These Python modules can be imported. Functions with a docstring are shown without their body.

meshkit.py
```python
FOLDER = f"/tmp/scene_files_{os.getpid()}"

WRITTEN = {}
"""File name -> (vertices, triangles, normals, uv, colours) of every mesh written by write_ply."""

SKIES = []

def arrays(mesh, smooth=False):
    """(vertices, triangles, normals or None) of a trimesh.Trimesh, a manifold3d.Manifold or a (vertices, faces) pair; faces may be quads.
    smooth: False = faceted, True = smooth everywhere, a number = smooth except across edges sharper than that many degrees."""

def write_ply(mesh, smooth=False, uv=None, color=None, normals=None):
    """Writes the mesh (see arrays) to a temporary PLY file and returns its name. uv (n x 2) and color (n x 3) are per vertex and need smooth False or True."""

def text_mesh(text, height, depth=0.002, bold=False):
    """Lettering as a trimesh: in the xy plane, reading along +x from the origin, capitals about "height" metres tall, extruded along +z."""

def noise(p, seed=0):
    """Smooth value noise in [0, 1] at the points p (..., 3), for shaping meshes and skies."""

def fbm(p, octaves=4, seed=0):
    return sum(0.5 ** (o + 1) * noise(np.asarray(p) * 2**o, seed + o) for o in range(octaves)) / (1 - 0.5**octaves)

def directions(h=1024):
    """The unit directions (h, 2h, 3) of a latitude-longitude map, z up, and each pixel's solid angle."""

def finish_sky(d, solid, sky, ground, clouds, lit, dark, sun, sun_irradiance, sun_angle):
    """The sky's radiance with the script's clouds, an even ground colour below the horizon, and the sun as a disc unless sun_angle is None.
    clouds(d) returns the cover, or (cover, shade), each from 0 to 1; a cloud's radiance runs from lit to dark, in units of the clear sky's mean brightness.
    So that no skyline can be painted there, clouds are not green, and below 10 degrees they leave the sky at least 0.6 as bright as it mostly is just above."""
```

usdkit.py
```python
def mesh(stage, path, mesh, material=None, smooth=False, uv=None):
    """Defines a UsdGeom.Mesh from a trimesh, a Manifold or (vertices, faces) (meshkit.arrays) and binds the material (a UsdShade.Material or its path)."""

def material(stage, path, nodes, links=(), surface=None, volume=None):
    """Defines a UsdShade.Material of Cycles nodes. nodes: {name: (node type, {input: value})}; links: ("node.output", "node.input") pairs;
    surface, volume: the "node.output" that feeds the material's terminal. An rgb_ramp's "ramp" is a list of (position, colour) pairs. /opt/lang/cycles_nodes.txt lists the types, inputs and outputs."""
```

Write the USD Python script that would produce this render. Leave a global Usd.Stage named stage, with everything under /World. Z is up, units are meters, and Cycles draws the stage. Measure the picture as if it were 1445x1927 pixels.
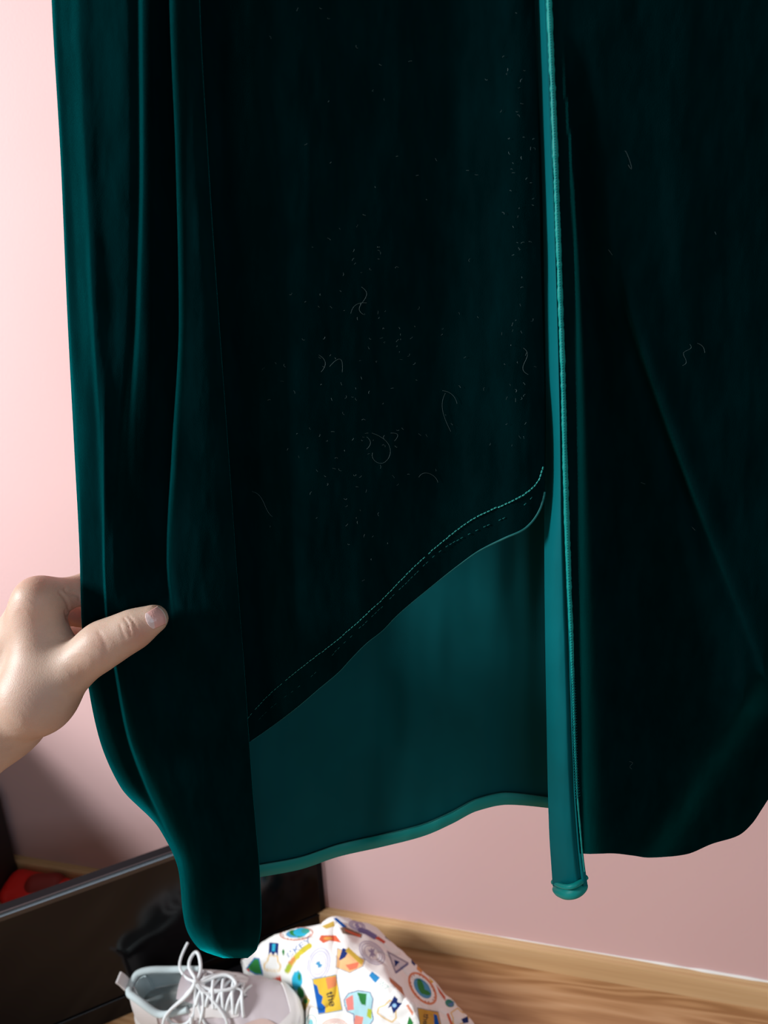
import math, random
import numpy as np, trimesh, manifold3d, usdkit, meshkit
from scipy.interpolate import CubicSpline, PchipInterpolator
from scipy.spatial import cKDTree
from pxr import Usd, UsdGeom, UsdLux, UsdShade, Gf, Sdf, Vt

random.seed(7); rng = np.random.default_rng(7)
stage = Usd.Stage.CreateInMemory()
UsdGeom.Xform.Define(stage, '/World'); UsdGeom.Scope.Define(stage, '/World/Looks')

# ------------------------------------------------------------------ camera
IW, IH, FPX = 1445, 1927, 1447.0
PITCH, YAW, ROLL, CAM_H = 18.0, -15.28, -3.0, 1.25
WALL_Y = 1.122
_p, _y, _r = map(math.radians, (PITCH, YAW, ROLL))
FW = np.array([math.sin(_y)*math.cos(_p), math.cos(_y)*math.cos(_p), -math.sin(_p)])
_r0 = np.array([math.cos(_y), -math.sin(_y), 0.0]); _u0 = np.cross(_r0, FW)
RT = math.cos(_r)*_r0 + math.sin(_r)*_u0
UP = -math.sin(_r)*_r0 + math.cos(_r)*_u0
EYE = np.array([0.0, 0.0, CAM_H])
cam = UsdGeom.Camera.Define(stage, '/World/camera')
cam.CreateHorizontalApertureAttr(36.0); cam.CreateVerticalApertureAttr(36.0*IH/IW)
cam.CreateFocalLengthAttr(36.0*FPX/IW); cam.CreateClippingRangeAttr(Gf.Vec2f(0.02, 100))
cam.CreateFStopAttr(12.0); cam.CreateFocusDistanceAttr(0.58)
cam.CreateExposureAttr(0.0)
m = Gf.Matrix4d(1.0)
for i, v in enumerate((RT, UP, -FW, EYE)):
    m.SetRow(i, Gf.Vec4d(*[float(t) for t in v], 1.0 if i == 3 else 0.0))
cam.AddTransformOp().Set(m)

# ------------------------------------------------------------------ light: one daylight window high on the left, unseen light behind right, dim room light
def rect_light(name, loc, target, w, h, color, intensity):
    l = UsdLux.RectLight.Define(stage, '/World/' + name)
    l.CreateWidthAttr(w); l.CreateHeightAttr(h); l.CreateColorAttr(Gf.Vec3f(*color)); l.CreateIntensityAttr(intensity)
    z = np.asarray(loc, float) - np.asarray(target, float); z /= np.linalg.norm(z)
    x = np.cross([0, 0, 1.0], z); x /= np.linalg.norm(x); y = np.cross(z, x)
    mm = Gf.Matrix4d(1.0)
    for i, v in enumerate((x, y, z, np.asarray(loc, float))):
        mm.SetRow(i, Gf.Vec4d(*[float(t) for t in v], 1.0 if i == 3 else 0.0))
    l.AddTransformOp().Set(mm)
    return l
rect_light('window_daylight', (-2.5, -0.5, 1.8), (-0.5, 0.85, 0.6), 0.6, 0.6, (0.96, 0.985, 1.0), 108.0)
rect_light('far_window_daylight', (1.1, -1.5, 1.7), (-0.6, 0.9, 0.3), 1.2, 0.7, (0.66, 0.83, 1.0), 4.5)  # out of view, placed to light the top bezel and the wall at right
dome = UsdLux.DomeLight.Define(stage, '/World/room_fill'); dome.CreateIntensityAttr(0.08); dome.CreateColorAttr(Gf.Vec3f(1.0, 0.95, 0.88))

# ------------------------------------------------------------------ helpers
def ray(x, y):
    x, y = np.asarray(x, float), np.asarray(y, float)
    return FW + RT*((x-IW/2)/FPX)[..., None] - UP*((y-IH/2)/FPX)[..., None]
def at_z(x, y, z):
    d = ray(x, y); return EYE + d*((np.asarray(z, float)-EYE[2])/d[..., 2])[..., None]
def at_y(x, y, Y):
    d = ray(x, y); return EYE + d*((Y-EYE[1])/d[..., 1])[..., None]
HEAD = np.array([math.sin(_y), math.cos(_y), 0.0])
DRESS_F = 0.50
def at_dress(x, y, o):
    """point on the hanging plane of the dress, o metres behind it"""
    d = ray(x, y); return EYE + d*((DRESS_F+np.asarray(o, float))/(d@HEAD))[..., None]

used = {}
def numbered(parent, name):
    k = used.get((parent, name), 0); used[(parent, name)] = k+1
    return name if k == 0 else f'{name}_{k:03d}'
def path_of(o): return '/World' if o is None else str(o.GetPath())
def tag(o, label=None, cat=None, group=None, kind=None):
    for k, v in (('label', label), ('category', cat), ('group', group), ('kind', kind)):
        if v: o.SetCustomDataByKey(k, v)
    return o
def obj(name, mesh, mat, parent=None, smooth=False, label=None, cat=None, kind=None, group=None):
    pp = path_of(parent)
    u = usdkit.mesh(stage, pp + '/' + numbered(pp, name), mesh, mat, smooth=smooth)
    u.CreateDoubleSidedAttr(True)
    return tag(u.GetPrim(), label, cat, group, kind)
def thing(name, label, cat, loc=(0, 0, 0), kind=None, group=None):
    x = UsdGeom.Xform.Define(stage, '/World/' + numbered('/World', name))
    if any(loc): x.AddTranslateOp().Set(Gf.Vec3d(*map(float, loc)))
    return tag(x.GetPrim(), label, cat, group, kind)
def mat(name, nodes, links=(), surface='p.BSDF'):
    return usdkit.material(stage, '/World/Looks/' + name, nodes, links, surface=surface)

def spline(pts, n):
    pts = np.asarray(pts, float)
    t = np.r_[0, np.cumsum(np.linalg.norm(np.diff(pts, axis=0), axis=1))]
    return CubicSpline(t, pts)(np.linspace(0, t[-1], n)) if len(pts) > 2 else pts[0] + (pts[1]-pts[0])*np.linspace(0, 1, n)[:, None]
def polyline(pts, n):
    """monotone (non overshooting) curve through the points"""
    pts = np.asarray(pts, float)
    t = np.r_[0, np.cumsum(np.linalg.norm(np.diff(pts, axis=0), axis=1))]
    return PchipInterpolator(t, pts)(np.linspace(0, t[-1], n))
def tube(pts, r, n=8, close=False):
    pts = np.asarray(pts, float); k = len(pts)
    r = np.broadcast_to(np.asarray(r, float), (k,))
    tan = np.gradient(pts, axis=0); tan /= np.linalg.norm(tan, axis=1, keepdims=True)+1e-12
    ref = np.array([0.3, 0.2, 1.0]); ref = ref - tan[0]*(ref@tan[0]); ref /= np.linalg.norm(ref)
    rows = []
    a = np.linspace(0, 2*np.pi, n, endpoint=False)
    for i in range(k):
        ref = ref - tan[i]*(ref@tan[i]); ref /= np.linalg.norm(ref)+1e-12
        b = np.cross(tan[i], ref)
        rows.append(pts[i] + r[i]*(np.cos(a)[:, None]*ref + np.sin(a)[:, None]*b))
    v = np.vstack(rows + [pts[:1], pts[-1:]])
    f = []
    for i in range(k-1):
        for j in range(n):
            j2 = (j+1) % n
            f += [(i*n+j, i*n+j2, (i+1)*n+j2), (i*n+j, (i+1)*n+j2, (i+1)*n+j)]
    for j in range(n):
        f += [(k*n, (j+1) % n, j), (k*n+1, (k-1)*n+j, (k-1)*n+(j+1) % n)]
    return trimesh.Trimesh(v, f, process=False)
def join(ms): return trimesh.util.concatenate([trimesh.Trimesh(m.vertices, m.faces, process=False) for m in ms])
def grid_faces(nu, nv, off=0, flip=False):
    i = np.arange(nu-1)[:, None]*nv + np.arange(nv-1)[None]
    q = np.stack([i, i+1, i+nv+1, i+nv], -1).reshape(-1, 4) + off
    if flip: q = q[:, ::-1]
    return np.vstack([q[:, [0, 1, 2]], q[:, [0, 2, 3]]])
def shell(P, thick, toward=None):
    """grid of points (nu, nv, 3) -> closed cloth of the given thickness; P is the front, toward = a point the front faces"""
    nu, nv = P.shape[:2]
    du = np.gradient(P, axis=0); dv = np.gradient(P, axis=1)
    n = np.cross(du, dv); n /= np.linalg.norm(n, axis=-1, keepdims=True)+1e-12
    toward = EYE if toward is None else np.asarray(toward, float)
    s = np.sign(np.median(((toward-P)*n).sum(-1))) or 1.0
    n = n*s
    B = P - n*thick
    v = np.vstack([P.reshape(-1, 3), B.reshape(-1, 3)]); N = nu*nv
    f = [grid_faces(nu, nv, 0, s < 0), grid_faces(nu, nv, N, s > 0)]
    e = np.concatenate([np.arange(nv), np.arange(1, nu)*nv+nv-1, (nu-1)*nv+np.arange(nv-2, -1, -1), np.arange(nu-2, -1, -1)*nv])
    a, b = e[:-1], e[1:]
    side = np.vstack([np.stack([a, b, b+N], 1), np.stack([a, b+N, a+N], 1)])
    f.append(side if s < 0 else side[:, ::-1])
    return trimesh.Trimesh(v, np.vstack(f), process=False)
def box(x0, x1, y0, y1, z0, z1, bevel=0.0):
    if bevel <= 0:
        return trimesh.creation.box(bounds=[[x0, y0, z0], [x1, y1, z1]])
    c = [manifold3d.Manifold.sphere(bevel, 16).translate((x, y, z)) for x in (x0+bevel, x1-bevel) for y in (y0+bevel, y1-bevel) for z in (z0+bevel, z1-bevel)]
    h = manifold3d.Manifold.batch_hull(c).to_mesh()
    return trimesh.Trimesh(h.vert_properties[:, :3], h.tri_verts, process=False)
def surface_net(F, lo, step):
    """closed mesh of F < 0 on a regular grid"""
    nx, ny, nz = F.shape; s = F < 0
    c = [s[i:nx-1+i, j:ny-1+j, k:nz-1+k] for i in (0, 1) for j in (0, 1) for k in (0, 1)]
    cnt = sum(x.astype(int) for x in c); act = (cnt > 0) & (cnt < 8)
    ids = -np.ones(act.shape, int); ids[act] = np.arange(act.sum())
    cells = np.argwhere(act); acc = np.zeros((len(cells), 3)); num = np.zeros(len(cells))
    cor = [(i, j, k) for i in (0, 1) for j in (0, 1) for k in (0, 1)]
    for a in cor:
        for b in cor:
            if sum(abs(x-y) for x, y in zip(a, b)) == 1 and a < b:
                fa = F[tuple((cells+a).T)]; fb = F[tuple((cells+b).T)]
                hit = (fa < 0) != (fb < 0)
                t = np.where(hit, fa/np.where(hit, fa-fb, 1), 0)
                acc += np.where(hit[:, None], np.asarray(a)+t[:, None]*(np.asarray(b)-np.asarray(a)), 0); num += hit
    v = lo + step*(cells + acc/num[:, None])
    faces = []
    for ax in range(3):
        o1, o2 = [(1, 2), (2, 0), (0, 1)][ax]
        sl0 = [slice(None)]*3; sl1 = [slice(None)]*3
        sl0[ax] = slice(0, -1); sl1[ax] = slice(1, None)
        ch = np.argwhere(s[tuple(sl0)] != s[tuple(sl1)])
        ok = (ch[:, o1] > 0) & (ch[:, o2] > 0) & (ch[:, o1] < F.shape[o1]-1) & (ch[:, o2] < F.shape[o2]-1)
        ch = ch[ok]; e1 = np.zeros(3, int); e1[o1] = 1; e2 = np.zeros(3, int); e2[o2] = 1
        q = np.stack([ids[tuple((ch-e1-e2).T)], ids[tuple((ch-e2).T)], ids[tuple(ch.T)], ids[tuple((ch-e1).T)]], 1)
        fl = s[tuple(ch.T)]
        q[~fl] = q[~fl][:, ::-1]
        faces.append(q)
    q = np.vstack(faces); q = q[(q >= 0).all(1)]
    return trimesh.Trimesh(v, np.vstack([q[:, [0, 1, 2]], q[:, [0, 2, 3]]]), process=False)
def smin(a, b, k):
    h = np.maximum(k-np.abs(a-b), 0)/k
    return np.minimum(a, b) - h*h*k*0.25
def cone_sdf(P, a, b, ra, rb):
    a, b = np.asarray(a, float), np.asarray(b, float); d = b-a
    t = np.clip(((P-a)@d)/(d@d), 0, 1)
    return np.linalg.norm(P-a-t[..., None]*d, axis=-1) - (ra+(rb-ra)*t)

# ------------------------------------------------------------------ materials
def fabric_noise(scale): return ("noise_texture", {"scale": scale, "detail": 4.0, "roughness": 0.6})
G = ("geometry", {})
M = {}
M['pink_wall'] = mat('pink_wall', {
    'g': G, 'n': ("noise_texture", {"scale": 260.0, "detail": 3.0}), 'n2': ("noise_texture", {"scale": 2.5, "detail": 2.0}),
    'r': ("rgb_ramp", {"ramp": [(0.3, (0.63, 0.41, 0.405)), (0.7, (0.65, 0.43, 0.425))]}),
    'b': ("bump", {"strength": 0.12, "distance": 0.002}), 'p': ("principled_bsdf", {"roughness": 0.75, "specular_ior_level": 0.25})},
    [('g.position', 'n.vector'), ('g.position', 'n2.vector'), ('n2.fac', 'r.fac'), ('r.color', 'p.base_color'), ('n.fac', 'b.height'), ('b.normal', 'p.normal')])
def wood(name, c0, c1, c2, grain, rough=0.38, axis_scale=(1.6, 26.0, 26.0)):
    return mat(name, {
        'g': G, 'oi': ("object_info", {}), 'wn': ("white_noise_texture", {"dimensions": "1D"}), 'add': ("vector_math", {"math_type": "add"}),
        'mp': ("mapping", {"scale": axis_scale}), 'n': ("noise_texture", {"scale": 1.0, "detail": 6.0, "roughness": 0.62, "distortion": 1.2}),
        'mp2': ("mapping", {"scale": (axis_scale[0]*0.8, axis_scale[1]*0.45, axis_scale[2]*0.45)}), 'n2': ("noise_texture", {"scale": 1.0, "detail": 2.0, "distortion": 0.6}),
        'mu': ("math", {"math_type": "multiply", "value2": grain}), 'si': ("math", {"math_type": "sine"}), 'ma': ("math", {"math_type": "multiply_add", "value2": 0.20, "value3": 0.0}),
        'ad': ("math", {"math_type": "add"}),
        'mp3': ("mapping", {"scale": (14.0, 420.0, 420.0)}), 'n3': ("noise_texture", {"scale": 1.0, "detail": 2.0}), 'ma3': ("math", {"math_type": "multiply_add", "value2": 0.18, "value3": -0.09}), 'ad3': ("math", {"math_type": "add"}),
        'r': ("rgb_ramp", {"ramp": [(0.18, c0), (0.5, c1), (0.85, c2)]}), 'b': ("bump", {"strength": 0.05, "distance": 0.001}),
        'p': ("principled_bsdf", {"roughness": rough, "specular_ior_level": 0.45})},
        [('g.position', 'add.vector1'), ('oi.random', 'wn.w'), ('wn.color', 'add.vector2'), ('add.vector', 'mp.vector'), ('mp.vector', 'n.vector'), ('add.vector', 'mp2.vector'), ('mp2.vector', 'n2.vector'),
         ('n2.fac', 'mu.value1'), ('mu.value', 'si.value1'), ('si.value', 'ma.value1'), ('n.fac', 'ad.value1'), ('ma.value', 'ad.value2'),
         ('add.vector', 'mp3.vector'), ('mp3.vector', 'n3.vector'), ('n3.fac', 'ma3.value1'), ('ad.value', 'ad3.value1'), ('ma3.value', 'ad3.value2'), ('ad3.value', 'r.fac'), ('r.color', 'p.base_color'), ('ad3.value', 'b.height'), ('b.normal', 'p.normal')])
M['floor_wood'] = wood('floor_wood', (0.32, 0.155, 0.065), (0.45, 0.245, 0.115), (0.55, 0.33, 0.175), 60.0)
M['baseboard_wood'] = wood('baseboard_wood', (0.50, 0.30, 0.145), (0.58, 0.37, 0.19), (0.65, 0.44, 0.25), 6.0, 0.42, (1.2, 40.0, 40.0))
M['caulk'] = mat('caulk', {'p': ("principled_bsdf", {"base_color": (0.82, 0.80, 0.77), "roughness": 0.6})})

def velvet(name, base, tint, weight):
    return mat(name, {
        'g': G, 'mp': ("mapping", {"scale": (1.0, 1.0, 0.35)}), 'n': ("noise_texture", {"scale": 55.0, "detail": 5.0, "roughness": 0.65}),
        'n2': ("noise_texture", {"scale": 1500.0, "detail": 1.0}),
        'mr': ("map_range", {"from_min": 0.3, "from_max": 0.72, "to_min": 0.72*weight, "to_max": 1.0*weight}),
        'r': ("rgb_ramp", {"ramp": [(0.3, tuple(0.75*c for c in base)), (0.7, tuple(1.3*c for c in base))]}),
        'b': ("bump", {"strength": 0.35, "distance": 0.0006}),
        'p': ("principled_bsdf", {"roughness": 0.9, "specular_ior_level": 0.0, "sheen_tint": tint, "sheen_roughness": 0.32, "sheen_weight": weight})},
        [('g.position', 'mp.vector'), ('mp.vector', 'n.vector'), ('g.position', 'n2.vector'), ('n.fac', 'mr.value'), ('mr.result', 'p.sheen_weight'), ('n.fac', 'r.fac'), ('r.color', 'p.base_color'),
         ('n2.fac', 'b.height'), ('b.normal', 'p.normal')])
M['velvet'] = velvet('velvet', (0.0002, 0.0075, 0.0088), (0.0, 0.40, 0.43), 1.0)
def satin(name, base, rough, spec=0.3, sheen=0.0):
    return mat(name, {'g': G, 'n': ("noise_texture", {"scale": 900.0, "detail": 2.0}), 'n2': ("noise_texture", {"scale": 14.0, "detail": 3.0}),
        'r': ("rgb_ramp", {"ramp": [(0.3, tuple(0.88*c for c in base)), (0.7, tuple(1.1*c for c in base))]}),
        'b': ("bump", {"strength": 0.15, "distance": 0.0004}), 'p': ("principled_bsdf", {"roughness": rough, "specular_ior_level": spec, "sheen_weight": sheen, "sheen_tint": (0.0, 0.7, 0.7)})},
        [('g.position', 'n.vector'), ('g.position', 'n2.vector'), ('n2.fac', 'r.fac'), ('r.color', 'p.base_color'), ('n.fac', 'b.height'), ('b.normal', 'p.normal')])
M['lining'] = satin('lining', (0.0004, 0.056, 0.064), 0.7, 0.05)
M['facing'] = satin('facing', (0.0002, 0.096, 0.112), 0.55, 0.06)
M['hem_band'] = satin('hem_band', (0.001, 0.205, 0.19), 0.5, 0.2)
M['thread'] = satin('thread', (0.03, 0.30, 0.27), 0.5, 0.3)
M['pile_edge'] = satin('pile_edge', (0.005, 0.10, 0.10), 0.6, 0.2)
M['lint'] = mat('lint', {'p': ("principled_bsdf", {"base_color": (0.045, 0.08, 0.085), "roughness": 0.6})})

M['skin'] = mat('skin', {
    'g': G, 'n': ("noise_texture", {"scale": 38.0, "detail": 4.0}), 'n2': ("noise_texture", {"scale": 1400.0, "detail": 2.0}), 'v': ("voronoi_texture", {"scale": 900.0}),
    'at': ("attribute", {"attribute": "flush"}), 'mx': ("mix_color", {"b": (0.45, 0.20, 0.14)}),
    'r': ("rgb_ramp", {"ramp": [(0.3, (0.47, 0.31, 0.235)), (0.55, (0.53, 0.37, 0.29)), (0.75, (0.51, 0.335, 0.265))]}),
    'ad': ("math", {"math_type": "add"}), 'b': ("bump", {"strength": 0.16, "distance": 0.0005}),
    'p': ("principled_bsdf", {"roughness": 0.5, "specular_ior_level": 0.35, "subsurface_weight": 0.25, "subsurface_scale": 0.004, "subsurface_radius": (1.0, 0.35, 0.2)})},
    [('g.position', 'n.vector'), ('g.position', 'n2.vector'), ('g.position', 'v.vector'), ('n.fac', 'r.fac'), ('r.color', 'mx.a'), ('at.fac', 'mx.fac'), ('mx.result', 'p.base_color'), ('n2.fac', 'ad.value1'), ('v.distance', 'ad.value2'), ('ad.value', 'b.height'), ('b.normal', 'p.normal')])
M['nail'] = mat('nail', {'at': ("attribute", {"attribute": "tone"}), 'p': ("principled_bsdf", {"roughness": 0.27, "specular_ior_level": 0.45})}, [('at.color', 'p.base_color')])
M['gloss_black'] = mat('gloss_black', {'g': G, 'n': ("noise_texture", {"scale": 5.0, "detail": 2.0}), 'mr': ("map_range", {"from_min": 0.3, "from_max": 0.7, "to_min": 0.10, "to_max": 0.22}),
    'p': ("principled_bsdf", {"base_color": (0.004, 0.004, 0.005), "roughness": 0.16, "specular_ior_level": 0.3})}, [('g.position', 'n.vector'), ('n.fac', 'mr.value'), ('mr.result', 'p.roughness')])
M['bezel'] = mat('bezel', {'p': ("principled_bsdf", {"base_color": (0.012, 0.014, 0.018), "roughness": 0.16, "specular_ior_level": 0.9})})
M['black_frame'] = mat('black_frame', {'p': ("principled_bsdf", {"base_color": (0.006, 0.006, 0.008), "roughness": 0.6, "specular_ior_level": 0.15})})
M['black_cloth'] = mat('black_cloth', {'p': ("principled_bsdf", {"base_color": (0.006, 0.006, 0.008), "roughness": 0.75, "specular_ior_level": 0.2})})
M['red_cloth'] = mat('red_cloth', {'p': ("principled_bsdf", {"base_color": (0.62, 0.012, 0.008), "roughness": 0.5})})
M['dark_red_cloth'] = mat('dark_red_cloth', {'p': ("principled_bsdf", {"base_color": (0.22, 0.016, 0.012), "roughness": 0.6})})
M['dark_wood'] = mat('dark_wood', {'p': ("principled_bsdf", {"base_color": (0.012, 0.009, 0.010), "roughness": 0.5})})

def plain(name, c, rough=0.7, scale=300.0, strength=0.2, dist=0.0008, spec=0.3):
    return mat(name, {'g': G, 'n': ("noise_texture", {"scale": scale, "detail": 3.0}), 'b': ("bump", {"strength": strength, "distance": dist}),
        'p': ("principled_bsdf", {"base_color": c, "roughness": rough, "specular_ior_level": spec})}, [('g.position', 'n.vector'), ('n.fac', 'b.height'), ('b.normal', 'p.normal')])
M['shoe_upper'] = plain('shoe_upper', (0.60, 0.54, 0.57), 0.6, 500.0)
M['shoe_overlay'] = plain('shoe_overlay', (0.76, 0.73, 0.73), 0.5, 700.0, 0.1)
M['shoe_lining'] = plain('shoe_lining', (0.58, 0.68, 0.70), 0.85, 900.0, 0.4)
M['shoe_toe'] = plain('shoe_toe', (0.60, 0.45, 0.41), 0.55, 400.0)
M['shoe_sole'] = plain('shoe_sole', (0.74, 0.72, 0.70), 0.5, 200.0, 0.1)
M['shoe_lace'] = plain('shoe_lace', (0.78, 0.82, 0.84), 0.75, 1800.0, 0.5, 0.0006)
M['bag_print'] = mat('bag_print', {'at': ("attribute", {"attribute": "print_colour"}), 'g': G, 'n': ("noise_texture", {"scale": 1400.0, "detail": 2.0}), 'b': ("bump", {"strength": 0.12, "distance": 0.0004}),
    'p': ("principled_bsdf", {"roughness": 0.8, "specular_ior_level": 0.15})}, [('at.color', 'p.base_color'), ('g.position', 'n.vector'), ('n.fac', 'b.height'), ('b.normal', 'p.normal')])

# ================================================================== the setting
XL, XR = -2.0, 1.9
obj('wall_back', box(XL, XR, WALL_Y, WALL_Y+0.12, 0, 2.5), M['pink_wall'], kind='structure', label='matte salmon pink painted wall behind the dress')
fl = thing('floor', 'warm brown wood laminate floor with flowing grain', None, kind='structure')
PW, x_cuts = 0.192, [(-2.0, -0.75, 0.55, 1.9), (-2.0, -1.2, 0.1, 1.4, 1.9), (-2.0, -0.3, 0.9, 1.9)]
y1 = WALL_Y; row = 0
while y1 > -1.2:
    cuts = x_cuts[row % 3]
    if row == 0: cuts = (-2.0, -0.95, 1.2, 1.9)
    for a, b in zip(cuts[:-1], cuts[1:]):
        obj('plank', box(a+0.0004, b-0.0004, y1-PW+0.0004, y1-0.0004, -0.012, 0.0, 0.0006), M['floor_wood'], fl)
    y1 -= PW; row += 1
obj('underlay', box(XL, XR, y1, WALL_Y, -0.03, -0.0115), M['dark_wood'], fl)
# baseboard: profile extruded along the wall
prof = [(0, 0), (0, 0.0455), (-0.0075, 0.0455), (-0.0085, 0.0438), (-0.0125, 0.0438), (-0.0155, 0.0425), (-0.0170, 0.0395), (-0.0175, 0.035), (-0.0175, 0)]
pv = np.array([[x, WALL_Y+y, z] for x in (XL, XR) for (y, z) in prof]); k = len(prof)
bf = []
for j in range(k):
    j2 = (j+1) % k; bf += [(j, j2, k+j2), (j, k+j2, k+j)]
for j in range(1, k-1): bf += [(0, j+1, j), (k, k+j, k+j+1)]
bb_m = trimesh.Trimesh(pv, bf, process=False); bb_m.fix_normals()
bb = obj('baseboard_back', bb_m, M['baseboard_wood'], kind='structure', label='light oak baseboard with a stepped top along the pink wall', smooth=30)
xs = np.linspace(-0.40, 0.9, 200)
wob = 0.0008+0.0016*meshkit.noise(np.stack([xs*30, xs*0, xs*0], -1))*np.clip((xs+0.35)/0.5, 0, 1)
caulk = tube(np.stack([xs, np.full_like(xs, WALL_Y-0.001), 0.0458+0*xs], -1), np.maximum(wob*1.7*np.clip((xs+0.42)/0.6, 0, 1)**1.5, 0.0001), 6)
obj('paint_bead', caulk, M['caulk'], bb, smooth=True, label='flaky white paint bead on top of the baseboard')

# ================================================================== the dress
dress = thing('velvet_dress', 'long dark green velvet dress with curved slit hem and teal satin lining, held by hand', 'dress')
YT = -430.0
def curve_x(pts):
    a = np.asarray(pts, float); return PchipInterpolator(a[:, 0], a[:, 1], extrapolate=True)

# ---- back panel: its satin inside seen through the open hem
def fold_noise(x, y, sx, sy, seed): return meshkit.fbm(np.stack([x/sx, y/sy, np.zeros_like(x)+seed], -1), 3, seed) - 0.5
hem_back = polyline([(380, 1668), (490, 1649), (560, 1636), (640, 1610), (720, 1592), (800, 1571), (850, 1549), (900, 1524), (955, 1513), (1030, 1519), (1150, 1545), (1300, 1530), (1480, 1470)], 160)
NU, NV = 160, 120
T = np.linspace(0, 1, NV)[None, :]
X = np.broadcast_to(hem_back[:, :1], (NU, NV)).copy(); Y = YT + (hem_back[:, 1:2]-YT)*T
def back_off(x, y):
    return 0.085 + 0.016*np.sin((x-520)/130.0+0.5) + 0.018*fold_noise(x, y, 110, 700, 3) + 0.012*np.exp(-((x-(700+(y-1300)*-0.15))/60)**2) - 0.02*np.clip((y-1200)/400, 0, 1)
P = at_dress(X, Y, back_off(X, Y))
obj('back_panel', shell(P, 0.0008), M['lining'], dress, smooth=60, label='dull teal satin inside of the back panel')
band_up = 21.0 - 3*np.clip((hem_back[:, 0]-950)/80, 0, 1)
bx = np.broadcast_to(hem_back[:, :1], (NU, 7)).copy(); tb = np.linspace(0, 1, 7)[None]
by = hem_back[:, 1:2] + 1.5 - (band_up+1.5)[:, None]*(1-tb)
bo = back_off(bx, by) - 0.0025 - 0.0016*np.sin(tb*np.pi) - 0.0010*fold_noise(bx, by, 14, 200, 8)
obj('back_hem', shell(at_dress(bx, by, bo), 0.0014), M['hem_band'], dress, smooth=60, label='bright teal turned-up hem of the back panel')
hl = np.stack([hem_back[:, 0], hem_back[:, 1]-band_up-0.5], -1)
obj('stitching', tube(at_dress(hl[:, 0], hl[:, 1], back_off(hl[:, 0], hl[:, 1])-0.003), 0.00035, 5), M['pile_edge'], dress, kind='stuff')

# ---- front panel with the curved hem
fold2_right = curve_x([(-430, 352), (0, 376), (400, 398), (700, 420), (1000, 440), (1200, 455), (1400, 469), (1600, 485), (1690, 491), (1760, 490), (1802, 486)])
left_f = lambda y: fold2_right(y) - 22
right_f = curve_x([(-430, 996), (0, 1006), (300, 1014), (500, 1018), (800, 1025), (930, 1025)])
hem_f = polyline([(448, 1412), (470, 1396), (500, 1375), (560, 1330), (600, 1296), (640, 1262), (660, 1240), (690, 1210), (720, 1186), (745, 1160), (800, 1113), (870, 1058), (900, 1037), (950, 1012), (985, 996), (1006, 975), (1019, 950), (1025, 925)], 200)
NU, NV = 200, 260
s = np.linspace(0, 1, NU)[:, None]; t = np.linspace(0, 1, NV)[None]
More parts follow.
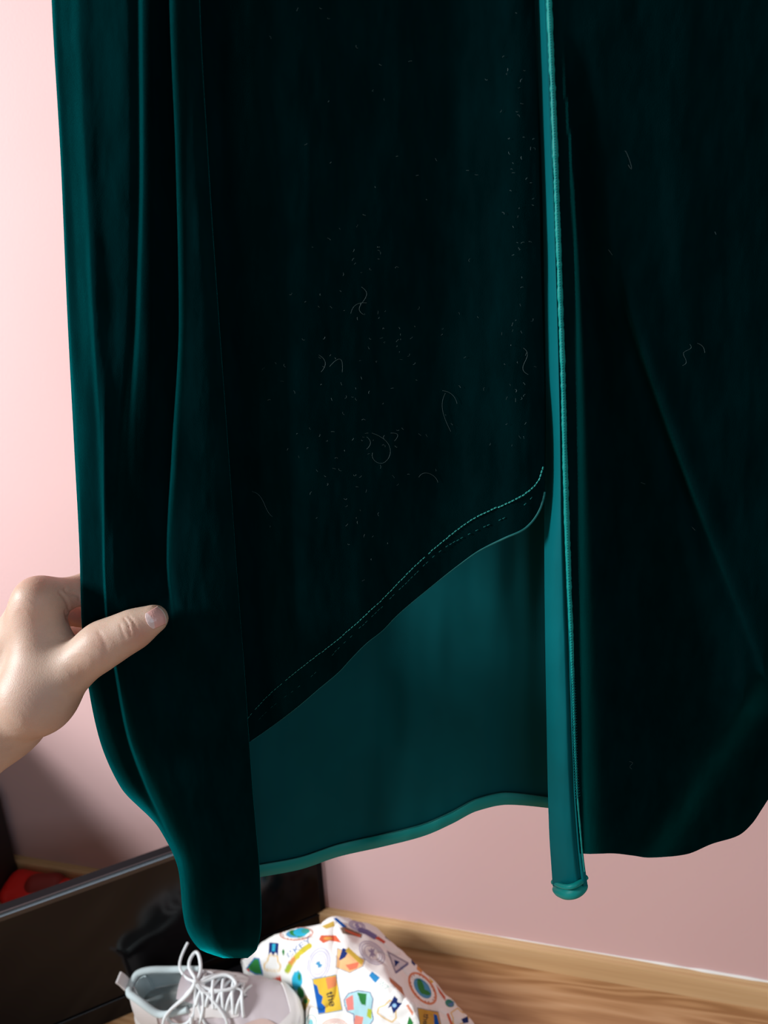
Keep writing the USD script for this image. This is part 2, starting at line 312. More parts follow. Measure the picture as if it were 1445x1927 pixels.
# top and hem curves joined by side curves (Coons patch in the hanging plane)
ly = YT + (hem_f[0, 1]-YT)*t; lx = left_f(ly); ry = YT + (hem_f[-1, 1]-YT)*t; rx = right_f(ry)
lx = lx + (hem_f[0, 0]-lx[0, -1])*t; rx = rx + (hem_f[-1, 0]-rx[0, -1])*t
sx_ = np.linspace(0, 1, NU)
arc = np.r_[0, np.cumsum(np.linalg.norm(np.diff(hem_f, axis=0), axis=1))]; arc /= arc[-1]
sx_ = ((hem_f[:, 0]-hem_f[0, 0])/(hem_f[-1, 0]-hem_f[0, 0])*0.6+arc*0.4)[:, None]
tx = lx[0, 0] + (rx[0, 0]-lx[0, 0])*sx_; ty = np.full_like(tx, YT)
X = (1-sx_)*lx + sx_*rx + (1-t)*tx + t*hem_f[:, :1] - ((1-sx_)*(1-t)*lx[0, 0] + sx_*(1-t)*rx[0, 0] + (1-sx_)*t*lx[0, -1] + sx_*t*rx[0, -1])
Y = (1-sx_)*ly + sx_*ry + (1-t)*ty + t*hem_f[:, 1:2] - ((1-sx_)*(1-t)*YT + sx_*(1-t)*YT + (1-sx_)*t*ly[0, -1] + sx_*t*ry[0, -1])
def front_off(x, y):
    o = 0.012 + 0.020*np.exp(-((x-(fold2_right(y)+25))/55.0)**2)
    o = o - 0.007*np.exp(-((x-(560+0.02*y))/90.0)**2) + 0.007*np.exp(-((x-(850-0.03*y))/85.0)**2) - 0.006*np.exp(-((x-975)/45.0)**2)
    return o + 0.010*fold_noise(x, y, 150, 900, 1) + 0.0025*fold_noise(x, y, 40, 160, 2)
P = at_dress(X, Y, front_off(X, Y))
obj('front_panel', shell(P, 0.0012), M['velvet'], dress, smooth=60, label='black-green velvet front panel with a curved hem')
# lighter teal cut edge of the hem
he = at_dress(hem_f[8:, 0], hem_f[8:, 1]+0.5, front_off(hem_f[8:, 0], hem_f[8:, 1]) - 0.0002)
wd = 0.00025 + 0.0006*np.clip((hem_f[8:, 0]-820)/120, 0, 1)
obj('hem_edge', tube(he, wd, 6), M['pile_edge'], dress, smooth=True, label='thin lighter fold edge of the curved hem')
# two rows of stitches along the hem
def stitches(line, off, ln, gap, r0, r1, skip=0.0, jit=0.3):
    seg = np.r_[0, np.cumsum(np.linalg.norm(np.diff(line, axis=0), axis=1))]
    c = PchipInterpolator(seg, line); out = []; d = 0.0
    while d < seg[-1]-ln:
        a, b = c(d), c(d+ln)
        if rng.random() > skip:
            w = d/seg[-1]; j = rng.normal(0, jit, 2)
            q = np.array([a, (a+b)/2, b]) + j
            pts = at_dress(q[:, 0], q[:, 1], off(q[:, 0], q[:, 1]) - np.array([0.0006, 0.0011, 0.0006]))
            out.append(tube(pts, r0+(r1-r0)*w, 4))
        d += ln+gap
    return join(out)
n_h = np.gradient(hem_f, axis=0); n_h = np.stack([n_h[:, 1], -n_h[:, 0]], -1); n_h /= np.linalg.norm(n_h, axis=1, keepdims=True)
lo1 = polyline([(466, 1352), (500, 1314), (560, 1262), (640, 1200), (720, 1127), (780, 1066), (850, 1005), (900, 971), (950, 949), (990, 928), (1014, 902), (1022, 872)], 120)
lo2 = polyline([(470, 1372), (510, 1332), (580, 1278), (640, 1217), (700, 1160), (760, 1101), (830, 1036), (880, 1006), (950, 974), (985, 952), (1005, 930)], 120)
obj('stitching', stitches(lo1, front_off, 5.0, 2.2, 0.00016, 0.00055, 0.03), M['thread'], dress, kind='stuff', label='upper dashed row of pale teal hem stitches')
obj('stitching', stitches(lo2, front_off, 5.0, 3.0, 0.00010, 0.00036, 0.45), M['pile_edge'], dress, kind='stuff', label='lower broken row of pale teal hem stitches')

# ---- left folds: one cloth that bulges, drops into a groove and bulges again
rows = [  # y, then (x, offset) across: edge, strip, crease, body, brink, groove, groove, fold edge, fold crest, fold edge, tuck
    (-430, [(84, .050), (90, .030), (104, .022), (140, .010), (185, -.004), (232, -.014), (258, -.010), (266, .026), (290, .040), (312, .038), (318, .010), (326, .001), (350, -.004), (368, .001), (352, .030)]),
    (0,    [(97, .050), (101, .030), (114, .022), (148, .008), (195, -.004), (240, -.012), (260, -.008), (268, .026), (290, .040), (318, .038), (322, .010), (330, .001), (352, -.004), (376, .001), (360, .030)]),
    (300,  [(114, .048), (117, .028), (132, .020), (160, .006), (202, -.003), (244, -.009), (262, -.005), (270, .026), (295, .040), (330, .038), (333, .010), (340, .001), (366, -.004), (392, .001), (376, .030)]),
    (600,  [(127, .046), (130, .026), (148, .016), (174, .000), (206, -.004), (238, -.007), (254, -.003), (264, .020), (292, .038), (336, .038), (339, .010), (346, .001), (380, -.004), (412, .001), (396, .030)]),
    (850,  [(140, .044), (145, .020), (168, .004), (190, -.002), (197, -.006), (218, -.005), (238, .003), (256, .014), (285, .028), (322, .032), (327, .010), (336, .001), (385, -.004), (430, .001), (412, .030)]),
    (1050, [(150, .016), (154, .010), (176, .004), (192, .001), (198, -.006), (212, -.006), (236, .000), (262, .008), (290, .016), (312, .018), (318, .006), (330, -.001), (385, -.004), (444, .001), (426, .030)]),
    (1160, [(153, .012), (158, .009), (178, .005), (196, .005), (204, -.001), (222, -.001), (250, .000), (275, .001), (300, .001), (318, .001), (330, -.002), (350, -.005), (395, -.004), (452, .001), (434, .030)]),
    (1260, [(162, .022), (168, .014), (190, .008), (213, .008), (221, -.002), (238, -.004), (262, -.003), (285, -.003), (305, -.003), (325, -.004), (345, -.006), (370, -.008), (410, -.006), (460, .000), (442, .030)]),
    (1380, [(184, .040), (190, .026), (212, .012), (236, .010), (243, -.004), (258, -.010), (280, -.012), (300, -.012), (322, -.012), (345, -.012), (365, -.012), (390, -.010), (425, -.006), (468, .000), (450, .030)]),
    (1480, [(226, .044), (234, .030), (252, .018), (272, .014), (278, .000), (292, -.010), (312, -.014), (332, -.016), (350, -.016), (368, -.015), (388, -.013), (410, -.010), (440, -.006), (475, .000), (458, .030)]),
    (1560, [(300, .046), (303, .034), (306, .022), (310, .014), (316, .000), (328, -.010), (344, -.015), (360, -.017), (376, -.017), (392, -.016), (408, -.014), (428, -.010), (452, -.006), (482, .000), (466, .030)]),
    (1640, [(336, .044), (338, .034), (340, .024), (342, .014), (346, .002), (354, -.008), (366, -.014), (380, -.017), (394, -.018), (408, -.017), (424, -.014), (442, -.010), (464, -.005), (489, .002), (474, .030)]),
    (1730, [(346, .040), (346, .032), (347, .024), (348, .014), (352, .004), (360, -.005), (372, -.011), (386, -.014), (400, -.015), (416, -.014), (432, -.011), (450, -.007), (470, -.003), (492, .004), (480, .030)]),
    (1785, [(374, .036), (374, .030), (374, .024), (376, .018), (380, .010), (387, .002), (396, -.004), (408, -.007), (420, -.008), (432, -.007), (444, -.005), (456, -.002), (470, .003), (484, .008), (478, .030)]),
    (1803, [(420, .030), (421, .028), (422, .025), (424, .022), (427, .018), (430, .014), (434, .011), (438, .010), (442, .009), (447, .009), (451, .010), (456, .012), (460, .014), (466, .017), (464, .030)]),
]
ys = np.array([r[0] for r in rows], float); C = np.array([r[1] for r in rows])           # rows x 15 x 2
NV = 420; yy = np.linspace(YT, 1803, NV)
CC = PchipInterpolator(ys, C, axis=0)(yy)                                                 # NV x 15 x 2
NU = 260; uu = np.linspace(0, 14, NU)
X = PchipInterpolator(np.arange(15), CC[:, :, 0], axis=1)(uu).T; O = PchipInterpolator(np.arange(15), CC[:, :, 1], axis=1)(uu).T
Y = np.broadcast_to(yy[None], X.shape).copy()
edge_w = np.clip(np.minimum(uu, 14-uu)/2.0, 0, 1)[:, None]
O = O + edge_w*(0.0035*fold_noise(X, Y, 60, 420, 5) + 0.0012*fold_noise(X, Y, 22, 70, 6))
crest = curve_x([(-430, 138), (0, 150), (300, 163), (600, 177), (850, 192), (1000, 198)])(np.minimum(Y, 1000)); dc = X-crest
O = O - 0.0055*np.interp(Y, [-430, 100, 500, 900, 1020], [.5, .8, 1, .7, 0])*np.exp(-(np.minimum(dc, 0)/np.interp(Y, [0, 600], [14, 6]))**2-(np.maximum(dc, 0)/20.0)**2)
P_side = at_dress(X, Y, O)
obj('side_panel', shell(P_side, 0.0012), M['velvet'], dress, smooth=60, label='folded velvet side panel gathered by the hand')

# ---- satin facing strip at the slit and its rolled velvet edge
fl_x = curve_x([(-430, 1000), (0, 1008), (400, 1021), (800, 1027), (1000, 1024), (1400, 1029), (1560, 1033), (1640, 1038), (1668, 1040)])
fr_x = curve_x([(-430, 1012), (0, 1035), (300, 1047), (700, 1061), (1000, 1069), (1250, 1079), (1450, 1086), (1600, 1097), (1668, 1106)])
NV = 360; yy = np.linspace(YT, 1668, NV); NU = 60; uu = np.linspace(0, 1, NU)[:, None]
X = fl_x(yy)[None] + (fr_x(yy)-fl_x(yy))[None]*uu; Y = np.broadcast_to(yy[None], X.shape).copy()
low = np.clip((Y-700)/500, 0, 1)
def face_off(u, y):
    low = np.clip((y-650)/400, 0, 1)
    deep = 0.020*(1-low) + 0.016*low
    wedge = 0.022*np.exp(-((y-870)/110.0)**2)*np.exp(-(u/0.4)**2)
    return deep*(1-u)**1.3 - 0.006 + wedge - 0.004*np.sin(u*np.pi)*low
O = face_off(uu, Y) + 0.0022*fold_noise(X, Y, 30, 120, 11)*np.clip(low+0.2, 0, 1)
O = O + 0.0028*np.exp(-((uu-0.80)/0.055)**2)
O = O - 0.0016*np.exp(-((uu-0.55)/0.3)**2)*np.exp(-((Y-1430)/40)**2)
obj('slit_facing', shell(at_dress(X, Y, O), 0.0010), M['facing'], dress, smooth=60, label='bright teal satin facing along the slit')
# bottom roll of the strip
a = np.linspace(0, 1, 40)
rollx = 1042+62*a; rolly = 1672+10*np.sin(a*np.pi)-10*a**3
cr = at_dress(rollx, rolly, 0.018*(1-a)+0.0-0.012*np.sin(a*np.pi))
obj('facing_hem', join([tube(cr, 0.0050*np.sqrt(np.clip(1-(2*a-1)**4, 0.02, 1)), 14), tube(at_dress(rollx*1.0-1, rolly-12, 0.016*(1-a)-0.014*np.sin(a*np.pi)-0.001), 0.0022, 10)]), M['hem_band'], dress, smooth=True, label='rolled bright teal hem at the foot of the slit facing')
# thread-wrapped bright edge
ey = np.linspace(YT, 1640, 700)
exx = fr_x(ey) - 2 + 1.2*fold_noise(ey, ey*0, 40, 40, 4)
e_off = -0.0085+0*ey
wid = 0.0016*(1+0.5*fold_noise(ey*1.0, ey*0, 6, 9, 9)) * np.interp(ey, [-430, 850, 950, 1150, 1300, 1500, 1640], [1.0, 1.0, 1.15, 1.0, 0.6, 0.45, 0.4])
obj('edge_binding', tube(at_dress(exx, ey, e_off), wid, 10), M['hem_band'], dress, smooth=True, label='overlocked bright teal edge of the slit facing')
out = []
yb = YT
while yb < 1500:
    q = np.array([[fr_x(yb)-6.5, yb+3.5], [fr_x(yb)-2, yb+1], [fr_x(yb)+2.5, yb-2.5]])
    out.append(tube(at_dress(q[:, 0], q[:, 1], np.array([-.0075, -.0105, -.0078])), 0.00028, 4)); yb += 5.2
obj('overlock_thread', join(out), M['facing'], dress, kind='stuff', label='slanted overlock threads wrapped round the slit edge')

# ---- right panel
hem_r = polyline([(1091, 1606), (1110, 1607), (1150, 1606), (1190, 1610), (1220, 1614), (1260, 1612), (1290, 1608), (1340, 1588), (1390, 1572), (1415, 1550), (1434, 1522), (1448, 1500), (1480, 1440), (1515, 1360), (1545, 1260), (1560, 1160)], 220)
NU, NV = 300, 240
uu = np.linspace(0, 1, NU)[:, None]; t = np.linspace(0, 1, NV)[None]
le = lambda y: fr_x(np.minimum(y, 1640)) + 3
sxr = ((hem_r[:, 0]-hem_r[0, 0])/(hem_r[-1, 0]-hem_r[0, 0]))[:, None]
top_r = 1015 + (1500-1015)*sxr
Yr = YT + (hem_r[:, 1:2]-YT)*t
lft = le(YT + (1600-YT)*t)
lft = lft + (hem_r[0, 0]-lft[0, -1])*t
X = lft + ((top_r + (hem_r[:, :1]-top_r)*t**1.1) - (1015 + (hem_r[0, 0]-1015)*t**1.1))
Y = Yr
gapL = curve_x([(-430, 1045), (100, 1058), (300, 1073), (600, 1084), (1000, 1089), (1500, 1097), (1620, 1100)])
gapR = curve_x([(-430, 1046), (100, 1059), (300, 1077), (500, 1098), (800, 1124), (1000, 1142), (1200, 1163), (1500, 1192), (1620, 1205)])
wedR = curve_x([(-430, 1130), (400, 1150), (540, 1171), (760, 1240), (900, 1292), (1000, 1330), (1200, 1410), (1620, 1560)])
def right_off(x, y):
    gl, gr, wr = gapL(y), gapR(y), wedR(y)
    gw = np.maximum(gr-gl, 1.5)
    depth = np.interp(y, [60, 300, 800, 1600], [0.0, 0.016, 0.034, 0.046])
    a = np.clip((x-gl)/gw, 0, 1)
    o = -0.008 + depth*(1-(1-a)**5)
    # after the gap the cloth rises slowly again towards the second fold
    run = np.maximum(wr-gr, 10)
    b = np.clip((x-gr)/run, 0, 1)
    o = o - (depth*0.75)*(b*b*(3-2*b))*(x > gr)
    # second fold: overhang on the right of the wedge line
    s2 = np.interp(y, [480, 640, 900, 1150, 1400], [0.0, 0.009, 0.013, 0.005, 0.0])
    c = (x-wr)
    o = o + s2*np.exp(-(np.minimum(c, 0)/38.0)**2)*(1/(1+np.exp(c/2.5))) - 0.003*np.interp(y, [480, 700, 1100], [0, 1, 0.5])*np.exp(-((c-16)/28.0)**2)
    # broad diagonal fold at the lower right
    ln = (x-1310)*0.843 + (y-1480)*0.537
    o = o + 0.026/(1+np.exp(-(ln-8)/14.0)) * np.interp(y, [1150, 1350], [0, 1])
    o = o + 0.085*np.clip((x-np.interp(y, [YT, 1160, 1500], [1470, 1525, 1480]))/60.0, 0, 1.2)**2
    return o + 0.008*fold_noise(x, y, 160, 600, 21) + 0.0016*fold_noise(x, y, 40, 120, 22)
# follow the hollows with denser columns
O = right_off(X, Y)
obj('skirt_panel', shell(at_dress(X, Y, O), 0.0012), M['velvet'], dress, smooth=60, label='wide dark velvet skirt panel beside the slit')

# ---- lint and hairs caught on the pile
curves = []
def hair(pts, off, r=0.00012):
    q = spline(pts, 22); curves.append(tube(at_dress(q[:, 0], q[:, 1], off(q[:, 0], q[:, 1])-0.0013), r, 4))
for pts in ([(700, 815), (716, 822), (732, 838), (733, 858), (718, 872), (704, 866), (701, 852)], [(690, 822), (697, 832), (690, 845)], [(832, 735), (850, 742), (860, 760)], [(838, 740), (832, 765), (838, 790), (848, 812)],
            [(474, 925), (490, 935), (500, 955), (512, 972)], [(680, 540), (688, 560), (676, 580), (684, 592)], [(600, 668), (612, 682), (604, 700)], [(788, 898), (800, 890), (815, 895), (824, 908)], [(660, 590), (668, 575), (690, 570)],
            [(620, 690), (640, 676), (644, 700)], [(985, 655), (992, 670), (984, 690), (994, 705)], [(735, 815), (748, 818), (742, 830)]):
    hair(pts, front_off)
for k in range(230):
    if k < 120: cx, cy = rng.normal(690, 90), rng.normal(760, 190)
    elif k < 175: cx, cy = rng.normal(978, 16), rng.uniform(120, 850)
    else: cx, cy = rng.uniform(500, 1000), rng.uniform(0, 1050)
    if not (490 < cx < 1005) or cy > 1330-0.9*(cx-470): continue
    L = rng.uniform(2, 7); a = rng.uniform(0, 2*np.pi); d = np.array([math.cos(a), math.sin(a)])*L
    hair([(cx, cy), (cx+d[0]*.5+rng.normal(0, 1), cy+d[1]*.5+rng.normal(0, 1)), (cx+d[0], cy+d[1])], front_off, rng.uniform(0.00006, 0.00014))
for pts in ([(1182, 310), (1188, 318), (1184, 300), (1176, 284)], [(1345, 436), (1347, 441)], [(1184, 1433), (1190, 1437), (1186, 1441), (1189, 1447)], [(1284, 688), (1290, 676), (1286, 664), (1300, 655), (1298, 648)], [(1312, 646), (1322, 652), (1326, 664)], [(1145, 470), (1152, 480)], [(1302, 992), (1308, 998)], [(1206, 908), (1214, 911)]):
    hair(pts, right_off, 0.00010)
obj('lint', join(curves), M['lint'], dress, kind='stuff', label='pale lint and stray hairs caught on the velvet')

# ================================================================== the hand
MMPX = None
hand = thing('hand', 'bare left hand gripping the velvet edge, thumb in front and fingers tucked behind', 'hand')
def hp(x, y, mm):
    """joint seen at pixel x, y, mm behind the depth of the thumb"""
    return at_dress(x, y, -0.013 + mm/1000.0)
px = 0.51/FPX*1.02
def R(r): return r*px*1.0
HJ = dict(
    tip=hp(290, 1164, -1), ip=hp(246, 1187, -2), mcp=hp(192, 1214, -3), cmc=hp(70, 1310, -4),
    wrist=hp(4, 1352, 6), wrist2=hp(-30, 1305, 30), elbow=hp(-560, 1900, -110), elbow2=hp(-560, 1860, -90))
bones = [(HJ['tip'], HJ['ip'], R(27.0), R(30.5)), (HJ['ip'], HJ['mcp'], R(29.0), R(35)), (HJ['mcp'], HJ['cmc'], R(38), R(62)),
         (HJ['cmc'], HJ['wrist'], R(66), R(72)), (HJ['wrist'], HJ['elbow'], R(73), R(98)), (HJ['wrist2'], HJ['elbow2'], R(60), R(100)), (HJ['wrist'], HJ['wrist2'], R(64), R(58))]
fing = dict(index=[(72, 1128, 14, 35), (165, 1108, 42, 31), (220, 1140, 50, 26), (265, 1165, 44, 22)], middle=[(60, 1150, 34, 35), (160, 1152, 60, 29), (225, 1178, 66, 25), (275, 1190, 52, 21)],
            ring=[(46, 1185, 54, 33), (150, 1200, 82, 27), (215, 1215, 78, 24), (262, 1222, 60, 20)], little=[(36, 1225, 68, 30), (125, 1245, 90, 24), (178, 1255, 86, 21), (220, 1258, 70, 18)])
chains = []
for name, js in fing.items():
    pts = [hp(a, b, c) for a, b, c, _ in js]; rs = [R(q[3]) for q in js]
    bones.append((pts[0], HJ['wrist2'], rs[0], R(52)))
    chains.append([(pts[i], pts[i+1], rs[i], rs[i+1]) for i in range(3)])
bones.append((hp(72, 1128, 14), HJ['cmc'], R(30), R(55)))
bones.append((hp(112, 1222, 12), hp(66, 1140, 18), R(30), R(28)))
allp = np.array([b[0] for b in bones]+[b[1] for b in bones]+[q for c in chains for b in c for q in b[:2]])
step = 0.0022
lo = allp.min(0)-0.05; hi = allp.max(0)+0.05
gx = [np.arange(lo[i], hi[i], step) for i in range(3)]
GP = np.stack(np.meshgrid(*gx, indexing='ij'), -1)
F = np.full(GP.shape[:3], 1.0)
for b in bones: F = smin(F, cone_sdf(GP, *b), 0.016)
for c in chains:
    f = np.full(F.shape, 1.0)
    for b in c: f = smin(f, cone_sdf(GP, *b), 0.006)
    F = smin(F, f, 0.009)
skin = surface_net(F, lo, step)
trimesh.smoothing.filter_taubin(skin, lamb=0.5, nu=0.52, iterations=8)
def despike(m_, lim):
    e_ = m_.edges_unique; n_v = len(m_.vertices)
    for _ in range(6):
        acc = np.zeros((n_v, 3)); num = np.zeros(n_v); V0 = np.asarray(m_.vertices)
        np.add.at(acc, e_[:, 0], V0[e_[:, 1]]); np.add.at(acc, e_[:, 1], V0[e_[:, 0]]); np.add.at(num, e_[:, 0], 1); np.add.at(num, e_[:, 1], 1)
        mean = acc/np.maximum(num, 1)[:, None]; bad = np.linalg.norm(V0-mean, axis=1) > lim
        if not bad.any(): break
        V1 = V0.copy(); V1[bad] = mean[bad]; m_.vertices = V1
    return m_
skin = max(skin.split(only_watertight=False), key=lambda q_: len(q_.vertices)); skin = despike(skin, 0.0012)
skin = skin.subdivide()
def pix(P):
    q = P-EYE; z = q@FW
    return IW/2+FPX*(q@RT)/z, IH/2-FPX*(q@UP)/z
# knuckle creases and the fold at the root of the index finger
skin.fix_normals()
vx, vy = pix(skin.vertices); vn = np.asarray(skin.vertex_normals); facing = ((EYE-skin.vertices)*vn).sum(1) > 0
disp = np.zeros(len(vx))
def crease(pts, width, depth):
    q = spline(pts, 60); d, _ = cKDTree(q).query(np.stack([vx, vy], -1))
    return -depth*np.exp(-(d/width)**2)*facing
for pts, w, dp in (([(233, 1163), (240, 1173), (244, 1186), (245, 1198)], 1.7, .0006), ([(242, 1160), (250, 1170), (255, 1184), (256, 1196)], 1.7, .0006), ([(249, 1164), (256, 1174), (259, 1190)], 1.5, .0003), ([(226, 1176), (230, 1188), (234, 1200)], 2.5, .0004),
                   ([(112, 1115), (122, 1126), (128, 1138), (130, 1150)], 2.6, .0010), ([(122, 1108), (130, 1116), (146, 1120), (150, 1128)], 2.4, .0009), ([(124, 1150), (128, 1165), (136, 1176)], 3.0, .0012), ([(186, 1190), (196, 1208), (200, 1226)], 5, .0004)):
    disp += crease(pts, w, dp)
disp += 0.0002*np.exp(-(((vx-249)/7)**2+((vy-1181)/14)**2))*facing
skin.vertices = skin.vertices + vn*disp[:, None]
flush = np.zeros(len(vx))
for cx, cy, rr, a in ((262, 1195, 26, .55), (245, 1187, 20, .25), (146, 1150, 22, .75), (70, 1092, 26, .3), (190, 1205, 22, .2), (293, 1150, 20, .25), (110, 1390, 40, .2)):
    flush = np.maximum(flush, a*np.exp(-((vx-cx)**2+(vy-cy)**2)/rr**2))
sk = obj('skin', (np.asarray(skin.vertices), np.asarray(skin.faces)), M['skin'], hand, smooth=True, label='pale skin of the hand and wrist')
UsdGeom.PrimvarsAPI(stage.GetPrimAtPath(sk.GetPath())).CreatePrimvar('flush', Sdf.ValueTypeNames.FloatArray, 'vertex').Set(Vt.FloatArray.FromNumpy(flush.astype(np.float32)))
# thumb nail: a thin curved plate laid on the thumb, its outline set along and across the thumb
ray_skin = trimesh.ray.ray_triangle.RayMeshIntersector(skin)
def on_skin(x, y, lift):
    d = ray(x.ravel(), y.ravel()); d /= np.linalg.norm(d, axis=1, keepdims=True)
    best = np.full(len(d), np.inf); nor = np.zeros((len(d), 3))
    sel = skin.submesh([np.nonzero(((np.asarray(skin.triangles_center)-HJ['tip'])**2).sum(1) < 0.03**2)[0]], append=True)
    loc, ri, ti = trimesh.ray.ray_triangle.RayMeshIntersector(sel).intersects_location(np.broadcast_to(EYE, d.shape), d, multiple_hits=True)
    for p_, r_, t_ in zip(loc, ri, ti):
        z_ = (p_-EYE)@d[r_]
        if z_ < best[r_]: best[r_] = z_; nor[r_] = sel.face_normals[t_]
    med = np.median(best[np.isfinite(best)]); best[~np.isfinite(best)] = med+0.003
    return (EYE + d*(best-lift)[:, None]).reshape(*x.shape, 3)
ax2 = np.array([47.0, -24.0]); ax2 /= np.linalg.norm(ax2); pe2 = np.array([-ax2[1], ax2[0]])
def nail_px(a0, a1, half, na, nb, back_round=5.0, tip_round=6.0, c=(293.5, 1163.0)):
    a = np.linspace(0, 1, na)[:, None]; b = np.linspace(-1, 1, nb)[None]
    al = a0 + (a1-a0)*a + (1-a)*back_round*b**2 - a*tip_round*np.abs(b)**2.2
    ac = half*b*(1-0.10*(1-a)) + 0*a
    return c[0]+ax2[0]*al+pe2[0]*ac, c[1]+ax2[1]*al+pe2[1]*ac
def smooth_patch(P_, k_=2):
    for _ in range(k_):
        Q = P_.copy(); Q[1:-1] = (P_[:-2]+2*P_[1:-1]+P_[2:])/4; Q[:, 1:-1] = (Q[:, :-2]+2*Q[:, 1:-1]+Q[:, 2:])/4; P_ = Q
    return P_
nx_, ny_ = nail_px(-19.0, 19.0, 18.5, 60, 44)
nail_o = obj('thumb_nail', shell(smooth_patch(on_skin(nx_, ny_, 0.0011)), 0.0012), M['nail'], hand, smooth=True, label='pink thumbnail with a pale half moon and a pale free edge')
na_ = np.linspace(0, 1, 60)[:, None]; nb_ = np.linspace(-1, 1, 44)[None]
moon = np.clip((0.36-0.20*nb_**2-na_)/0.06, 0, 1); free = np.clip((na_-0.93+0.02*nb_**2)/0.02, 0, 1)
tone = np.array([0.66, 0.35, 0.32]) + moon[..., None]*np.array([0.01, 0.15, 0.17]) + free[..., None]*np.array([0.06, 0.22, 0.18])
tone = np.tile(tone.reshape(-1, 3), (2, 1)).astype(np.float32)
UsdGeom.PrimvarsAPI(nail_o).CreatePrimvar('tone', Sdf.ValueTypeNames.Color3fArray, 'vertex').Set(Vt.Vec3fArray.FromNumpy(tone))

# ================================================================== black glossy screen
e = np.array([0.76, 0.65, 0.0]); e /= np.linalg.norm(e); nn = np.array([e[1], -e[0], 0.0]); up3 = np.array([0, 0, 1.0])
TA = at_z(10.0, 1718.0, 0.30)
LT = 0.605; t0 = -0.075
org = TA - up3*0.30 + e*t0
def slab(u0, u1, d0, d1, z0, z1, bev):
    b = box(u0, u1, d0, d1, z0, z1, bev); v = np.asarray(b.vertices)
    b.vertices = org + v[:, :1]*e - v[:, 1:2]*(-nn) + v[:, 2:3]*up3
    b.fix_normals(); return b
tv = thing('television', 'glossy black flat-screen television standing on the floor at an angle to the wall', 'television')
obj('housing', slab(0, LT, -0.026, -0.004, 0.0, 0.30, 0.004), M['black_frame'], tv, smooth=40)
obj('screen', slab(0.012, LT-0.012, -0.004, -0.0022, 0.044, 0.290, 0.0008), M['gloss_black'], tv, smooth=30, label='mirror-glossy black screen')
obj('base', slab(0.28, LT-0.05, 0.001, 0.024, 0.0005, 0.006, 0.002), M['black_frame'], tv, smooth=40, label='flat black strip on the floor in front of the screen')  # dark strip where the floor before the screen looks black
pb = [(-.0062, .287), (0, .287), (0, .2952), (-.0004, .2958), (-.0030, .2995), (-.0038, .3002), (-.0062, .3002)]
bzv = np.vstack([[org+e*u_+nn*d_+up3*z_ for d_, z_ in pb] for u_ in (0, LT)]); kb = len(pb)
bzf = [q for j in range(kb) for q in ((j, (j+1) % kb, kb+(j+1) % kb), (j, kb+(j+1) % kb, kb+j))] + [q for j in range(1, kb-1) for q in ((0, j+1, j), (kb, kb+j, kb+j+1))]
bzm = trimesh.Trimesh(bzv, bzf, process=False); bzm.fix_normals()
obj('top_bezel', bzm, M['bezel'], tv, smooth=20, label='slim shiny bezel along the top')
obj('bottom_bezel', slab(0, LT, -0.006, 0.0005, 0.0, 0.042, 0.002), M['gloss_black'], tv, smooth=40)

# ================================================================== red bag between screen and wall
def blob(pts, step_, k, squash=None, wr=0.0, seed=0, floor=True):
    pts = [(np.asarray(a, float), np.asarray(b, float), r0, r1) for a, b, r0, r1 in pts]
    al = np.array([q for p_ in pts for q in p_[:2]]); rm = max(max(p_[2:]) for p_ in pts)
    lo_ = al.min(0)-rm-0.02; hi_ = al.max(0)+rm+0.02
    g_ = np.stack(np.meshgrid(*[np.arange(lo_[i], hi_[i], step_) for i in range(3)], indexing='ij'), -1)
    f_ = np.full(g_.shape[:3], 1.0)
    for p_ in pts: f_ = smin(f_, cone_sdf(g_, *p_), k)
    if wr: f_ = f_ + wr*(meshkit.fbm(g_*18.0, 3, seed)-0.5)
    if floor: f_ = np.maximum(f_, 0.0008-g_[..., 2])
    mm_ = surface_net(f_, lo_, step_); trimesh.smoothing.filter_taubin(mm_, iterations=4); mm_.fix_normals(); return mm_
red = thing('red_bag', 'flattened red fabric bag on the floor between the black screen and the wall', 'bag')
Ra, Rb = at_z(48, 1640, 0.03), at_z(196, 1655, 0.03)
obj('body', blob([(np.r_[Ra[0], 1.078, .020], np.r_[Rb[0], 1.078, .018], .025, .023), (np.r_[Ra[0], 1.05, .012], np.r_[Rb[0]-.01, 1.06, .014], .024, .022)], 0.003, 0.02, wr=0.008, seed=4), M['red_cloth'], red, smooth=True)
Rc = at_z(80, 1665, 0.035)
obj('flap', blob([(np.r_[Rc[0]-.015, Rc[1], .026], np.r_[Rc[0]+.02, Rc[1]+.01, .026], .026, .026)], 0.003, 0.01, wr=0.004, seed=5), M['dark_red_cloth'], red, smooth=True, label='darker red rounded flap')

# ================================================================== dark soft bag at the wall end of the screen
Bc = at_z(545, 1700, 0.06)

